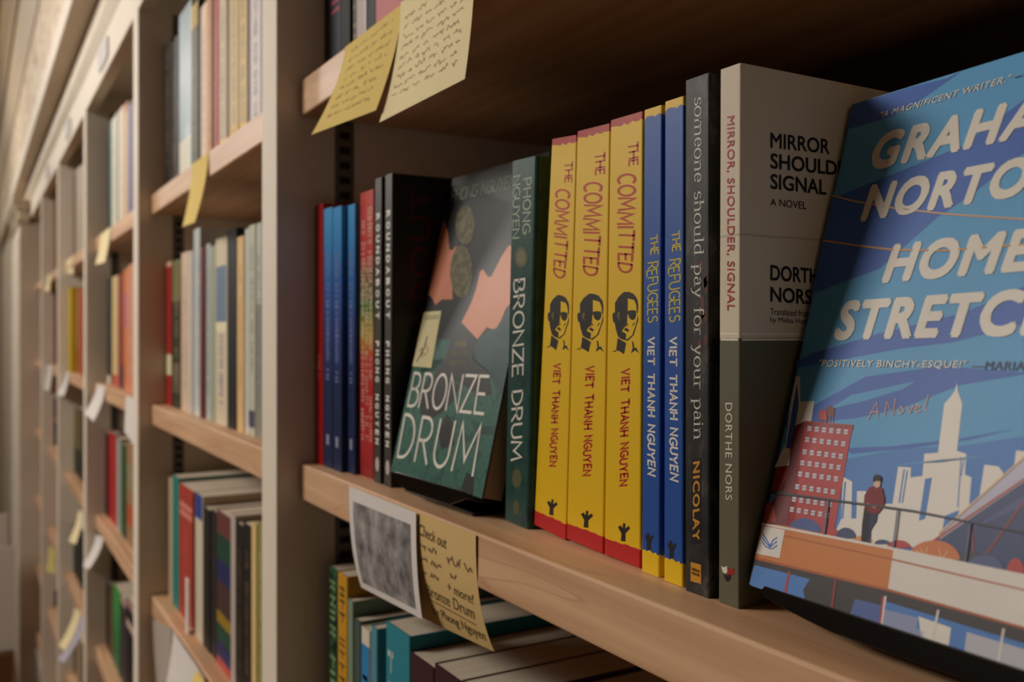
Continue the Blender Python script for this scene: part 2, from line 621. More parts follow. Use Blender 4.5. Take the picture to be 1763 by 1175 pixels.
def part_at(mb, name, parent, bevel=0):
    """build a mesh given in world coordinates as a part of a thing"""
    o = mb.build(name, None, bevel)
    o.parent = parent
    bpy.context.view_layer.update()
    o.matrix_parent_inverse = parent.matrix_world.inverted()
    return o


FB, FT = HC + 0.479, HC + 0.553
for k in range(7):
    mb = MB(); mb.box(XR[k] - TW, XR[k], YF, YB, 0.0, FT - 0.001, PAINT)
    part_at(mb, 'upright', case, 0.0014)
mb = MB(); mb.box(XR[6], XR[0], YB, YB + .012, 0.0, FT, BACK); part_at(mb, 'back_panel', case)
for k in range(1, 7):
    a, b = bay_x(k)
    mb = MB(); mb.box(a + .0003, b - .0003, YF, YF + .022, FB, FT - 0.001, PAINT); part_at(mb, 'top_rail', case, 0.0012)
    mb = MB(); mb.box(a + .0003, b - .0003, YF + .03, YB, FT - .03, FT, PAINT); part_at(mb, 'top_panel', case)
    mb = MB(); mb.box(a + .0003, b - .0003, YF + .02, YF + .035, 0.0, .15, PAINT); part_at(mb, 'plinth', case)
for k in (1, 2, 3):
    mb = MB()
    x = XR[k]
    mb.box(x, x + .0016, .262, .278, 0.16, FB, STRIP)
    z = 0.2
    while z < FB - .02:
        mb.box(x + .0016, x + .0018, .2655, .2745, z, z + .006, BLACK)
        z += .0125
    part_at(mb, 'slotted_strip', case)

for k in range(1, 7):
    a, b = bay_x(k)
    lv = ['upper', 'middle', 'lower', 'bottom', 'base', 'lowest']
    for n in lv:
        if k == 1 and n in ('bottom', 'base', 'lowest'): continue
        if k == 2 and n in ('base', 'lowest'): continue
        if k == 3 and n == 'lowest': continue
        mb = MB(); mb.box(a + .0022, b - .0006, YS, YB - .001, SZ[n] - ST, SZ[n], WOOD)
        o = mb.build('shelf', None, 0.0016)
        what = {'upper': 'highest', 'middle': 'eye-level', 'lower': 'third', 'bottom': 'fourth', 'base': 'fifth', 'lowest': 'sixth'}[n]
        tag(o, '%s maple shelf board, counted from the top, in the %s bay of the bookcase' % (what, BAYN[k]), 'shelf', 'maple shelves of the bookcase')

# cornice above the bookcase
def run(prof, m, name, x0=-7.4, x1=0.4):
    mb = MB(); mb.prism(prof, x0, x1, m)
    return tag(mb.build(name), kind='structure')


TRIM = blotch('cornice_paint', [(0.3, (198, 180, 154)), (0.7, (212, 196, 172))], 5, 0.5)
h = HC
run([(.2128, h + .5535), (.2075, h + .566), (.2035, h + .575), (.2035, h + .612), (.2085, h + .617), (.5, h + .617), (.5, h + .5535)], TRIM, 'trim_1')
run([(.162, h + .6175), (.162, h + .674), (.167, h + .680), (.5, h + .680), (.5, h + .6175)], PAINT, 'trim_2')
FRZ = blotch('frieze_relief', [(0.34, (170, 112, 84)), (0.43, (206, 180, 148)), (0.54, (228, 212, 186)), (0.62, (176, 158, 112)), (0.72, (196, 138, 108))], 13, 0.6, 4, (1, 1, 1), 0.3, 0.8)
run([(.168, h + .6802), (.168, h + .938), (.5, h + .938), (.5, h + .6802)], FRZ, 'trim_3')
run([(.164, h + .9382), (.150, h + .99), (.143, h + 1.06), (.143, h + 1.13), (.5, h + 1.13), (.5, h + .9382)], paper('b7a284', .6, .05, 5), 'trim_4')
run([(.136, h + 1.1302), (.122, h + 1.18), (.118, h + 1.27), (.105, h + 1.3195), (.5, h + 1.3195), (.5, h + 1.1302)], paper('8c7452', .6, .05, 5), 'trim_5')

# pilaster that ends the run
mb = MB()
px0, px1 = -5.05, XR[6] + .03
mb.box(px0, px1, .172, .53, 0, HC + .455, PAINT)
mb.box(px0 + .03, px1 - .05, .168, .172, .3, HC + .40, PAINT)
tag(mb.build('trim_6', None, .004), kind='structure')
mb = MB()
for z0, z1, e in ((.456, .476, .012), (.4762, .512, .004), (.5122, .535, .016), (.5352, .5532, .026)):
    mb.box(px0 - e, px1 + e, .172 - e, .21, HC + z0, HC + z1, TRIM)
tag(mb.build('trim_7', None, .003), kind='structure')
mb = MB(); mb.box(-7.5, px0 - .001, .19, .53, 0, HC + .5534, paper('cbbca6', .7, .04, 3)); tag(mb.build('wall_beyond'), kind='structure')

# grey section plates on the top rail
for k, nm in ((2, 'second'), (3, 'third'), (4, 'fourth'), (5, 'fifth')):
    a, b = bay_x(k)
    cx = (a + b) / 2 - .02
    mb = MB()
    prof = [(cx + .07 * math.copysign(abs(math.cos(t)) ** .35, math.cos(t)), HC + .516 + .021 * math.copysign(abs(math.sin(t)) ** .35, math.sin(t))) for t in [math.tau * i / 32 for i in range(32)]]
    mb.prism(prof, YF - .003, YF - .0002, paper('a39b95', .4), 'y')
    tag(mb.build('section_plate'), 'grey oval plate on the cream rail over the %s bay' % nm, 'sign', 'section plates on the top rail')

# ------------------------------------------------------------------ generic shelved books
ORD = ['first', 'second', 'third', 'fourth', 'fifth', 'sixth', 'seventh', 'eighth', 'ninth', 'tenth', 'eleventh', 'twelfth', 'thirteenth', 'fourteenth', 'fifteenth', 'sixteenth', 'seventeenth', 'eighteenth', 'nineteenth', 'twentieth']


def dashes(mb, T, H, m, z0, z1, x0=.3, x1=.7, seed=0, step=.0055):
    """blurred spine lettering: a run of small letter-like strokes down the spine"""
    r = random.Random(seed)
    z = H * z1
    while z > H * z0:
        w = r.uniform(.5, .9) * step
        if r.random() > .14:
            a, b = T * (x0 + r.uniform(0, .06)), T * (x1 - r.uniform(0, .06))
            k = r.choice((0, 1, 2))
            y = -.0001
            t = w * .28
            mb.poly([(a, y, z), (b, y, z), (b, y, z - t), (a, y, z - t)], m)
            if k != 0: mb.poly([(a, y, z - w), (b, y, z - w), (b, y, z - w + t), (a, y, z - w + t)], m)
            if k != 1:
                c = (a + b) / 2
                mb.poly([(c, y, z), (c + (b - a) * .16, y, z), (c + (b - a) * .16, y, z - w), (c, y, z - w)], m)
        z -= step


def shelf_books(bay, level, items, group, parts=True, D=.145, z=None):
    """items: (px left, px right, py top, colour or material, words, options)"""
    x_lo, x_hi = bay_x(bay)
    zb = z or SZ[level]
    prev = x_lo + .0025
    lv = {'upper': 'highest shelf', 'middle': 'eye-level shelf', 'lower': 'third shelf down', 'bottom': 'fourth shelf down', 'base': 'fifth shelf down', 'lowest': 'sixth shelf down'}[level]
    for i, it in enumerate(items):
        l, r, t, c, words = it[:5]
        op = it[5] if len(it) > 5 else {}
        Y = .2500 + op.get('dy', 0) + (random.uniform(0, .003) if parts else 0)
        x0 = max(on_y(l, 575, Y).x, prev)
        x1 = min(on_y(r, 575, Y).x, x_hi - .001)
        if 'T' in op: x1 = x0 + op['T']
        if x1 - x0 < .004: x1 = x0 + .004
        T = x1 - x0 - .0004
        H = min(on_y((l + r) / 2, t, Y).z - zb, .262)
        prev = x1
        lab = '%s, %s book from the far post, %s, %s bay' % (words, ORD[i], lv, BAYN[bay])
        o, mw = book_root(lab, group, x0 + .0002, Y, zb, 0, 0, T)
        m = c if not isinstance(c, (str, tuple)) else (gloss(c) if op.get('gloss') else paper(c))
        mb = MB()
        cover_mesh(mb, T, H, D, m)
        if 'tx' in op:
            tz = op.get('tz', (.15, .85))
            dashes(mb, T, H, paper(op['tx']), tz[0], tz[1], *(op.get('tw', (.28, .72))), seed=i + bay * 31, step=op.get('step', .0055))
        for (z0, z1, cc) in op.get('blocks', ()):
            mb.poly([(T * .06, -.00008, z0 * H), (T * .94, -.00008, z0 * H), (T * .94, -.00008, z1 * H), (T * .06, -.00008, z1 * H)], paper(cc))
        mb.build('cover', o)
        page_block(o, T, H, D)


# second bay
shelf_books(2, 'upper', [
    (277, 294, 79, '241d19', 'black book with pale lettering', {'tx': '8d8270', 'tz': (.2, .95), 'tw': (.1, .5), 'step': .009}),
    (294, 306, 68, '3a302a', 'dark brown book', {'tx': '6f6252'}),
    (308, 329, 14, 'b4c4ca', 'glossy pale blue book', {'gloss': 1, 'blocks': [(0, .25, 'd8d3bd')]}),  # pale block at the foot paints in a glossy reflection
    (329, 341, 6, '56513f', 'olive grey book with yellow top', {'blocks': [(.86, 1, 'b08f2c')], 'tx': '8b8264'}),
    (341, 346, 18, '1d1917', 'thin black book'),
    (346, 356, 8, 'e0c1a4', 'pinkish cream book', {'tx': 'b58f78'}),
    (356, 364, -10, 'bf8750', 'orange tan book', {'tx': 'd8a878'}),
    (364, 369, -12, '4a2b22', 'thin dark brown book'),
    (369, 375, -14, 'b84a44', 'thin red book'),
    (375, 389, -16, 'cdb596', 'tan book with grey lettering', {'tx': '7c7468', 'tz': (.1, .9), 'blocks': [(0, .1, 'dcb96a')]}),
    (389, 395, -12, '5e4a1e', 'thin dark mustard book'),
    (395, 410, -20, 'd0b27a', 'yellow tan book with grey lettering', {'tx': '7c7468', 'tz': (.05, .95), 'blocks': [(0, .12, 'dcae4c')]}),
    (410, 425, -22, 'd2b476', 'yellow tan twin with grey lettering', {'tx': '75705f', 'tz': (.12, .95), 'blocks': [(0, .12, 'dcae4c')]}),
    (425, 431, -20, '6d6560', 'thin grey book'),
    (431, 449, -24, 'd8ccc8', 'lilac white book with small lettering', {'tx': '9d8e92', 'tz': (.1, .9)}),
    (449, 457, -20, '6a4a38', 'brown book'),
], 'books on the highest shelf of the second bay')

shelf_books(2, 'middle', [
    (284, 294.5, 452, bands('a3221c', [(.045, .075, 'd9cfa8'), (.205, .3, 'd8b38a')]), 'thin red book with label'),
    (296, 311, 448, '3a3320', 'dark olive book with pale lettering', {'blocks': [(.72, 1, '767048'), (.1, .3, '5c5340')], 'tx': '8a7f58'}),
    (312, 325, 435, 'd2b79c', 'pinkish beige book', {'tx': 'b79a80'}),
    (325, 331, 433, 'c6bdb0', 'thin grey white book'),
    (331, 344, 395, 'd0d6d4', 'tall pale blue book', {'gloss': 1, 'tx': '8fa3b0', 'tw': (.5, .95)}),
    (344, 351, 426, '6a201c', 'thin dark red book'),
    (351, 362, 421, 'c4c8c6', 'glossy white book, teal lettering', {'gloss': 1, 'tx': '5d8583'}),
    (362, 371, 424, '9ba087', 'grey green book'),
    (371, 391, 410, 'd4c4a6', 'cream book with blue picture', {'blocks': [(.55, .85, '6c7f92'), (.5, .55, 'e6dcb4')], 'tx': '8b7b98', 'tz': (.1, .48)}),
    (391.5, 407, 395, '191412', 'thick black book'),
    (407, 419, 408, 'ddb97e', 'yellow cream book', {'tx': 'c89d5a'}),
    (419, 428, 395, 'd9d9d4', 'thin glossy white book', {'gloss': 1}),
    (428, 439, 388, 'bdbba4', 'greenish white book', {'tx': '7f7f68', 'tz': (.3, .9), 'blocks': [(.04, .12, '45465a')]}),
    (439, 450, 385, 'b9b9ae', 'pale grey book, dark foot', {'tx': '6e7268', 'blocks': [(.0, .62, '8d8b80')]}),
], 'books on the eye-level shelf of the second bay')

shelf_books(2, 'lower', [
    (290.5, 297, 824, 'b3a184', 'thin beige book'),
    (297, 307.5, 821, '1f7a70', 'slim teal book'),
    (307.5, 332, 839, 'a8392c', 'broad red book, pale lettering', {'blocks': [(.83, .87, 'd08070'), (.77, .81, 'd08070')], 'tx': 'c05848', 'tz': (.3, .7)}),
    (332, 336, 850, '241c2c', 'thin black book', {'dy': .004}),
    (336, 349, 852, 'cdbfa2', 'cream book with blue head', {'blocks': [(.83, 1, '2b3a86')]}),
    (349, 361, 876, '201a18', 'black book'),
    (361, 373, 880, '241d1b', 'second black book', {'tx': '3d3430'}),
    (373, 397, 886, bands('6a4038', [(.155, .178, '6b3a34'), (.125, .155, '1f4434'), (.1, .125, '272a5a'), (.064, .1, '4a342e'), (.05, .064, '9a7a22'), (.03, .05, '1e4a36'), (.01, .03, '25285a'), (0, .01, 'c0453a')], .0002), 'brown green navy banded book'),
    (397, 405, 887, 'b6a89c', 'thin pale grey book'),
    (405, 418, 903, '1c1713', 'plain black book', {'tx': '5e4a2e'}),
    (418, 432.5, 904, '1a1512', 'black book with brown lettering', {'tx': '6b5430'}),
    (432.5, 441, 901, 'd8b87e', 'thin yellow cream book'),
    (441, 452, 901, '8e8b48', 'slim yellow green book', {'tx': 'b9b27a'}),
], 'books on the third shelf of the second bay')

# third bay
shelf_books(3, 'upper', [
    (185, 192, 215, '38464a', 'dark slate book'),
    (192, 201, 201, 'c9cbb4', 'pale green book', {'tx': 'a5aa92'}),
    (201, 204, 196, '6a6a66', 'thin grey book'),
    (204, 212, 187, 'dccab0', 'tan white book', {'tx': 'f0e4d0'}),
    (212, 220, 179, 'cfae86', 'tan book with orange head', {'blocks': [(.93, 1, 'c07a40')]}),
    (220, 229, 178, '6c6484', 'purple blue book'),
], 'books on the highest shelf of the third bay')
shelf_books(3, 'middle', [
    (184, 191, 479, '3a352e', 'dark grey book', {'blocks': [(0, .08, 'c9c0b0')]}),
    (191, 203, 476, 'cdb27c', 'yellow cream book', {'blocks': [(0, .1, 'b8503c')]}),
    (203, 208, 474, '8a2c28', 'thin dark red book'),
    (208, 213, 470, 'a45028', 'thin rust book', {'blocks': [(0, .2, '3b4456')]}),
    (213, 221, 463, 'cf7e4c', 'orange book', {'tx': 'd9a48a', 'blocks': [(.5, .8, 'c4707a')]}),
    (221, 230, 455, 'd08868', 'salmon book', {'tx': 'd8b8a8'}),
], 'books on the eye-level shelf of the third bay')
shelf_books(3, 'lower', [
    (174, 180, 748, '9c1a1c', 'red book with black foot', {'blocks': [(0, .19, '1a1614'), (.95, 1, '201816')]}),
    (180, 186, 745, '4a1214', 'thin maroon book', {'blocks': [(0, .19, '1a1614')]}),
    (186, 200, 746, 'a81f20', 'broad red book'),
    (200, 208, 755, '9a968e', 'grey white book'),
    (208, 214, 766, '2e5a34', 'green book'),
    (214, 218, 766, '23301e', 'thin dark green book'),
    (218, 230, 764, '9a7650', 'brown orange book', {'blocks': [(.2, .4, 'b5532c'), (.55, .8, '8d8460')]}),
], 'books on the third shelf of the third bay')
shelf_books(3, 'bottom', [
    (171, 180, 1006, '5e4a22', 'olive brown book'),
    (180, 187, 1004, '1b1714', 'black book'),
    (187, 195, 1008, '5a4632', 'brown book'),
    (195, 206, 1013, ramp_z([(0, '1d5a34'), (.5, '2c8a48'), (1, '46b43c')]), 'bright green book'),
    (206, 217, 1030, '3d3436', 'charcoal book with pink head', {'blocks': [(.92, 1, 'b89a90')]}),
    (217, 232, 1038, '201a1a', 'black book with pale bands', {'blocks': [(.7, .78, 'c8a898'), (.92, 1, 'a8807a')]}),
], 'books on the fourth shelf of the third bay')

# fourth, fifth and sixth bays: far off and out of focus
shelf_books(4, 'upper', [
    (113, 117, 318, '9c8078', 'pinkish grey book'), (117, 119.5, 312, 'a8928a', 'pale mauve book'),
    (119.5, 123, 309, '6a3a52', 'plum book'), (123, 126, 305, '7c4658', 'rose purple book'),
    (126, 130, 298, '9a8874', 'grey tan book'), (130, 134, 292, 'a0907a', 'stone grey book'),
    (134, 138, 288, 'ab987e', 'beige book'), (138, 142, 285, 'b5a48c', 'light tan book'),
], 'books on the highest shelf of the fourth bay')
shelf_books(4, 'middle', [
    (105, 111, 499, 'b09a26', 'mustard yellow book', {'dy': -.014}), (111, 117.5, 497, 'd0ad1e', 'bright yellow book', {'dy': -.014}), (117.5, 122, 496, 'c9a41c', 'golden yellow book', {'dy': -.014}),
    (125, 129, 500, '74858c', 'slate blue book', {'blocks': [(0, .25, '2e5040')]}), (129, 133, 505, '8a989a', 'grey blue book', {'blocks': [(0, .3, '24382c')]}),
    (133, 137, 497, 'b0561c', 'orange book'), (137, 142, 497, 'a84c18', 'rust orange book'),
], 'books on the eye-level shelf of the fourth bay')
shelf_books(4, 'lower', [
    (113, 121, 700, '8f8a68', 'tall olive grey book'), (121, 128, 702, '878262', 'olive khaki book'),
    (128, 134, 704, '6a5c34', 'dark olive book', {'blocks': [(0, .4, '1d1917')]}), (134, 141, 704, '5a4e2c', 'brown olive book', {'blocks': [(0, .4, '1a1614')]}),
], 'books on the third shelf of the fourth bay')
shelf_books(4, 'bottom', [
    (117, 124, 900, '6a6048', 'khaki book'), (124, 131, 905, '2e3428', 'very dark green book'), (131, 141, 905, '1f241c', 'black green book'),
], 'books on the fourth shelf of the fourth bay')
shelf_books(4, 'base', [
    (116, 124, 1098, '4a3a2c', 'dark brown book'), (124, 130, 1100, '5a2420', 'dark red book'), (130, 140, 1095, '9a8468', 'tan book'),
], 'books on the fifth shelf of the fourth bay')
shelf_books(5, 'upper', [
    (79, 82, 352, '7a5a4c', 'brown grey book'), (82, 85.5, 346, '8a4438', 'brick red book'), (85.5, 88, 342, gloss('d09450', .15), 'shiny orange book'), (88, 92, 338, 'b08a68', 'tan book'),
], 'books on the highest shelf of the fifth bay')
shelf_books(5, 'middle', [
    (79, 83, 495, '7c7464', 'grey olive book'), (83, 87, 495, '6c665a', 'dark grey book'), (87, 92, 510, '9a3c34', 'red book'),
], 'books on the eye-level shelf of the fifth bay')
shelf_books(5, 'lower', [
    (78, 81, 676, 'b46a58', 'salmon red book'), (81, 86, 680, bands('241c1a', [(.075, .1, 'b4601e'), (.1, .2, '6a342c'), (.02, .04, '7a2a28')]), 'black and orange book'), (86, 91, 682, bands('1f1917', [(.08, .1, 'a4501c'), (.1, .2, '5a2c26')]), 'black book with orange band'),
], 'books on the third shelf of the fifth bay')
shelf_books(5, 'base', [
    (80, 85, 1006, '3a1418', 'maroon book'), (85, 90, 1000, '4c181a', 'dark crimson book'),
], 'books on the fifth shelf of the fifth bay')
shelf_books(6, 'upper', [(53.5, 57, 335, '8a6a50', 'brown book'), (57, 61, 332, 'b59a6a', 'straw yellow book')], 'books on the highest shelf of the sixth bay')
shelf_books(6, 'middle', [(53.5, 57, 505, '4a464c', 'dark grey book'), (57, 61, 500, '5a5458', 'grey book')], 'books on the eye-level shelf of the sixth bay')
shelf_books(6, 'lower', [(53.5, 57, 690, '6a5a48', 'brown grey book'), (57, 61, 690, '5c4a3c', 'dark brown book')], 'books on the third shelf of the sixth bay')
shelf_books(6, 'bottom', [(53.5, 57, 870, '3a3442', 'dark violet book'), (57, 61, 868, '8a5a30', 'orange brown book')], 'books on the fourth shelf of the sixth bay')

# front bay, highest shelf (its books show above the notes)
shelf_books(1, 'upper', [
    (545, 569, -80, '1f1a17', 'black book with grey lettering', {'tx': '5a524c', 'tz': (.05, .9), 'tw': (.3, .65), 'step': .009}),
    (569, 586, -80, '2a2b38', 'navy book with pink lettering', {'tx': 'c04a5c', 'tz': (.3, .95), 'tw': (.1, .9), 'step': .016, 'blocks': [(0, .12, '6a6068')]}),
    (586, 602, -80, '171210', 'black book between navy and olive'),
    (602, 613, -80, '6c6450', 'olive book with pale marks', {'tx': 'a89a86', 'tw': (.3, .95), 'step': .014}),
    (613, 630, -80, 'd8ccc8', 'white book', {'gloss': 1}),
    (630, 646, -80, '1c1420', 'black violet book'),
    (646, 690, -90, 'c06a66', 'broad pink book', {'T': .05, 'tx': '6a4a44', 'tz': (.02, .3), 'step': .018}),
], 'books on the highest shelf of the front bay')

# ------------------------------------------------------------------ front bay, lower shelf: seen from above
ZL = SZ['lower']
GL1 = 'books on the third shelf of the front bay'


def low_book(x0, T, top, m, label, Y=.250, D=.15, deco=None, pages=None):
    o, mw = book_root(label, GL1, x0, Y, ZL, 0, 0, T)
    H = top - ZL
    mb = MB(); cover_mesh(mb, T, H, D, m, r=.0016)
    if deco: deco(mb, T, H, Plane(mw, (0, 0, 0), (1, 0, 0), (0, 0, 1), (0, -1, 0)))
    mb.build('cover', o)
    page_block(o, T, H, D, mat=pages)
    return o


xs = [on_y(p, 1000, .25).x for p in (565, 581, 598, 611, 620, 635, 656)]
zt = lambda px, py: on_y(px, py, .25).z
GRN = blotch('green_pattern', [(.42, '20402c'), (.5, '3f6a44'), (.56, '172a20')], 90, .4)


def d_green(mb, T, H, P):
    dashes(mb, T, H, paper('8fae7a'), .2, .95, .2, .8, 3, .012)


def d_yel(mb, T, H, P):
    dashes(mb, T, H, paper('4a3a1c'), .2, .95, .2, .8, 5, .01)


low_book(xs[0], xs[1] - xs[0] - .0006, zt(573, 979), GRN, 'dark green patterned book just below the white hanging paper', deco=d_green)
low_book(xs[1], xs[2] - xs[1] - .0006, zt(590, 990), paper('c78f22'), 'amber yellow book with dark lettering beside the green patterned one', deco=d_yel)
low_book(xs[2] + .0005, .011, zt(594, 1028), paper('7f9076'), 'grey green thin book next to the amber yellow one')
low_book(xs[3] - .002, .013, zt(612, 1066), paper('4a564c'), 'dark grey green book with pale page tops below the white paper')


def d_blue(mb, T, H, P):
    mb.poly([(.001, -.0001, .02), (T - .001, -.0001, .02), (T - .001, -.0001, H * .93), (.001, -.0001, H * .93)], paper('2f7fb6'))
    dashes(mb, T, H, paper('e8e2d4'), .1, .8, .2, .8, 8, .02)


low_book(xs[4] + .002, xs[5] - xs[4] - .0005, zt(624, 1080), paper('d8cdb6'), 'cream book with a blue spine panel and white lettering', deco=d_blue)
low_book(xs[5] + .0035, .012, zt(642, 1080), paper('4f8a96'), 'thin teal book before the thick teal one')
xt = on_y(664, 1069, .25).x


def d_teal(mb, T, H, P):
    dashes(mb, T * .42, H, paper('b8c2b6'), .05, .9, .2, .8, 12, .022)
    bird = [(.40, .80), (.52, .70), (.62, .66), (.78, .69), (.72, .62), (.92, .50), (.70, .52), (.58, .42), (.55, .55), (.45, .66)]
    mb.poly([(a * T, -.0001, b * H) for a, b in bird], paper('d2542a'))


low_book(xt, .041, zt(664, 1069), paper('2b7f8c'), 'thick teal book with an orange bird on its spine', deco=d_teal)
low_book(xt + .0418, .036, zt(727, 1138), paper('3c1d20'), 'maroon book standing beside the thick teal bird book')
low_book(xt + .0785, .036, zt(762, 1153), paper('3a1a1e'), 'second maroon book, standing past the first maroon one')
low_book(xt + .1152, .034, zt(762, 1153) + .001, paper('4a3026'), 'brown book with wide pale page tops beyond the maroon pair')
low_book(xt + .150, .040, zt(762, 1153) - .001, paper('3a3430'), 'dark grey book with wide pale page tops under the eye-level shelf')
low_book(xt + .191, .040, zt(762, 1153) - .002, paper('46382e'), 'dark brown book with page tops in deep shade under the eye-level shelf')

# ------------------------------------------------------------------ front bay, eye-level shelf: the books in focus
ZM = SZ['middle']
GM = 'books on the eye-level shelf of the front bay'


def spine_plane(mw):
    return Plane(mw, (0, 0, 0), (1, 0, 0), (0, 0, 1), (0, -1, 0))


def simple(px0, px1, py, Y, m, label, deco=None, T=None, D=.138, lean=0.0):
    x0 = on_y(px0, 575, Y).x; x1 = on_y(px1, 575, Y).x
    T = T or (x1 - x0 - .0004)
    o, mw = book_root(label, GM, x0 + .0002, Y, ZM, lean, 0, T)
    H = on_y((px0 + px1) / 2, py, Y).z - ZM
    mb = MB(); cover_mesh(mb, T, H, D, m)
    if deco: deco(mb, T, H, spine_plane(mw))
    mb.build('cover', o)
    page_block(o, T, H, D)
    return o


def d_red(mb, T, H, P):
    dashes(mb, T, H, paper('d88a78'), .34, .42, .3, .7, 1, .005)


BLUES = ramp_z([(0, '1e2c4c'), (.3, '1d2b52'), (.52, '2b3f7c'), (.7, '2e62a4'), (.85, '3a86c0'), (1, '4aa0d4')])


def d_bl(mb, T, H, P):
    dashes(mb, T, H, paper('7a86a8'), .34, .82, .3, .7, 2, .0045)
    mb.poly([(T * .35, -.0001, .018), (T * .65, -.0001, .018), (T * .65, -.0001, .026), (T * .35, -.0001, .026)], paper('8f8fa0'))


simple(541.5, 556, 353, .2435, paper('b01c16', .4), 'thin bright red book standing against the near cream post', d_red)
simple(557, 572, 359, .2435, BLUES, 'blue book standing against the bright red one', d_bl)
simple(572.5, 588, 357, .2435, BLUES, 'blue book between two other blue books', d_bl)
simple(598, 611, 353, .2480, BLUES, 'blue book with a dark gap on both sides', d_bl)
FLOR = ramp_z([(0, '8c1c1c'), (.12, 'b03030'), (.3, 'b02a28'), (.42, 'b8402e'), (.5, 'b8923c'), (.6, '4e6a2c'), (.7, '7a5a38'), (.78, 'b8322c'), (1, 'c03a32')])


def d_flo(mb, T, H, P):
    dashes(mb, T, H, paper('d9a890'), .62, .96, .55, .95, 4, .004)
    dashes(mb, T, H, paper('d9a890'), .62, .9, .1, .45, 5, .004)
    for k, (a, b) in enumerate(((.08, .36), (.40, .64), (.68, .92))):
        dashes(mb, T, H, paper('cfc8a4'), .43, .73, a, b, 60 + k, .0036)
        dashes(mb, T, H, paper('d09a8a'), .14, .42, a, b, 70 + k, .0048)


simple(619.5, 643, 330, .2515, FLOR, 'red flowered book with cream script beside the grey spines', d_flo)


def roundabout(px0, px1, pyt, label, cover_text):
    Y = .2488
    x0 = on_y(px0, 575, Y).x
    T = .0128
    H = .2155
    lean = math.atan(.0022 / H)
    o, mw = book_root(label, GM, x0 - .001, Y, ZM, lean, 0, T)
    mb = MB(); cover_mesh(mb, T, H, .14, paper('2b2622', .4))
    P = spine_plane(mw)
    P.shape(mb, [(px0 + .4, pyt + 3), (px1 + 1.5, pyt - 1), (px1 - 1, 834), (px0 - .5, 830)], paper('423c36', .45), 1, (.0007, T - .0007, .001, H - .001))
    wh = paper('e6ded2', .5)
    for s, z0, z1 in (('ROUNDABOUT', .89, .53), ('PHONG NGUYEN', .47, .12)):
        n = len(s)
        for i, ch in enumerate(s):
            if ch == ' ': continue
            a = H * (z0 + (z1 - z0) * (i + .12) / n); b = H * (z0 + (z1 - z0) * (i + .78) / n)
            P.quad_text(mb, text2d(ch, .05), None, wh, 3, [(T * .22, a), (T * .22, b), (T * .74, b), (T * .74, a)])
    c = [(T * .5 + .0034 * math.cos(t), .013 + .0052 * math.sin(t)) for t in [math.tau * i / 20 for i in range(20)]]
    mb.poly([P.at(u, v, 2) for u, v in c], paper('b9aea2'))
    if cover_text:
        Q = Plane(mw, (T, 0, 0), (0, 1, 0), (0, 0, 1), (1, 0, 0))
        Q.quad_text(mb, text2d('ROUNDABOUT', .0), [(747, 840), (740, 322), (705, 325), (712, 840)], paper('5a1c14', .5), 2)
        r = random.Random(4)
        for k in range(46):
            u, v = r.uniform(.012, .12), r.uniform(.03, .14)
            s_ = r.uniform(.0002, .0007)
            mb.poly([Q.at(u - s_, v, 2), Q.at(u, v - s_, 2), Q.at(u + s_ * 1.6, v, 2), Q.at(u, v + s_, 2)], paper('6a5a4c'))
    mb.build('cover', o)
    page_block(o, T, H, .14)


roundabout(644.5, 657, 304, 'charcoal book with white lettering next to the red flowered one', False)
roundabout(662, 675, 299, 'charcoal book with red cover lettering next to the two-faces book', True)

# --- spine of the green book
X0 = -.4555
leanb = math.atan(.0085 / .2005)
TB = .0272
o, mw = book_root('dark green spine with pale lettering, beside the yellow books', GM, X0, .2595, ZM, leanb, 0, TB)
HB = .2005
P = spine_plane(mw)
GREENB = blotch('green_cloth', [(.35, '22403a'), (.5, '2b4c44'), (.65, '1f3a36')], 70, .35)
mb = MB(); cover_mesh(mb, TB, HB, .15, GREENB, r=.003)
GREYT = paper('a4b196', .5)
WHT = paper('d9d2c4', .5)
OLV = paper('565434', .5)
P.quad_text(mb, pen('PHONG', .13, .24), [(900, 308), (898.5, 405), (914.5, 404), (916.5, 304)], GREYT)
P.quad_text(mb, pen('NGUYEN', .13, .2), [(883, 304), (881.5, 412), (895, 411), (897.5, 300)], GREYT)
P.quad_text(mb, pen('BRONZE DRUM', .12, .2), [(883, 482), (878, 795), (900, 792), (906, 478)], WHT)
P.shape(mb, [(897.4 + 11 * math.cos(t), 443 + 18 * math.sin(t)) for t in [math.tau * i / 24 for i in range(24)]], OLV, 2)
P.shape(mb, [(897.4 + 7 * math.cos(t), 443 + 12 * math.sin(t)) for t in [math.tau * i / 24 for i in range(24)]], paper('6d6a44'), 3)
P.shape(mb, [(890 + 8 * math.cos(t), 824 + 16 * math.sin(t)) for t in [math.tau * i / 24 for i in range(24)]], OLV, 2)
P.shape(mb, [(889 + 5 * math.cos(t), 874 + 13 * math.sin(t)) for t in [math.tau * i / 24 for i in range(24)]], OLV, 2)
mb.build('cover', o)
page_block(o, TB, HB, .15)

# --- three yellow books
YEL, REDB = 'e2b616', 'b81c1c'
INKY = paper('241d12', .5)
REDT = paper('b83a1c', .5)
REDV = paper('b01f1a', .5)


def committed(XL, XLt, Y, Tb, Tt, label, ref=None):
    H = .2055
    lean = math.atan((XLt - XL) / H)
    o, mw = book_root(label, GM, XL, Y, ZM, lean, 0, Tb)
    m = bands(YEL, [(-.01, .0082, REDB), (H - .0036, H + .01, 'b0362c')], .0006)
    mb = MB(); cover_mesh(mb, Tb, H, .14, m, Tt)
    return o, mw, mb, H


lay = []      # printed shapes as (fractions across, height) of the reference spine


def ref_frac(P, px, py, Tb, Tt, H):
    u, v = P.uv(px, py)
    return (u / (Tb + (Tt - Tb) * v / H), v)


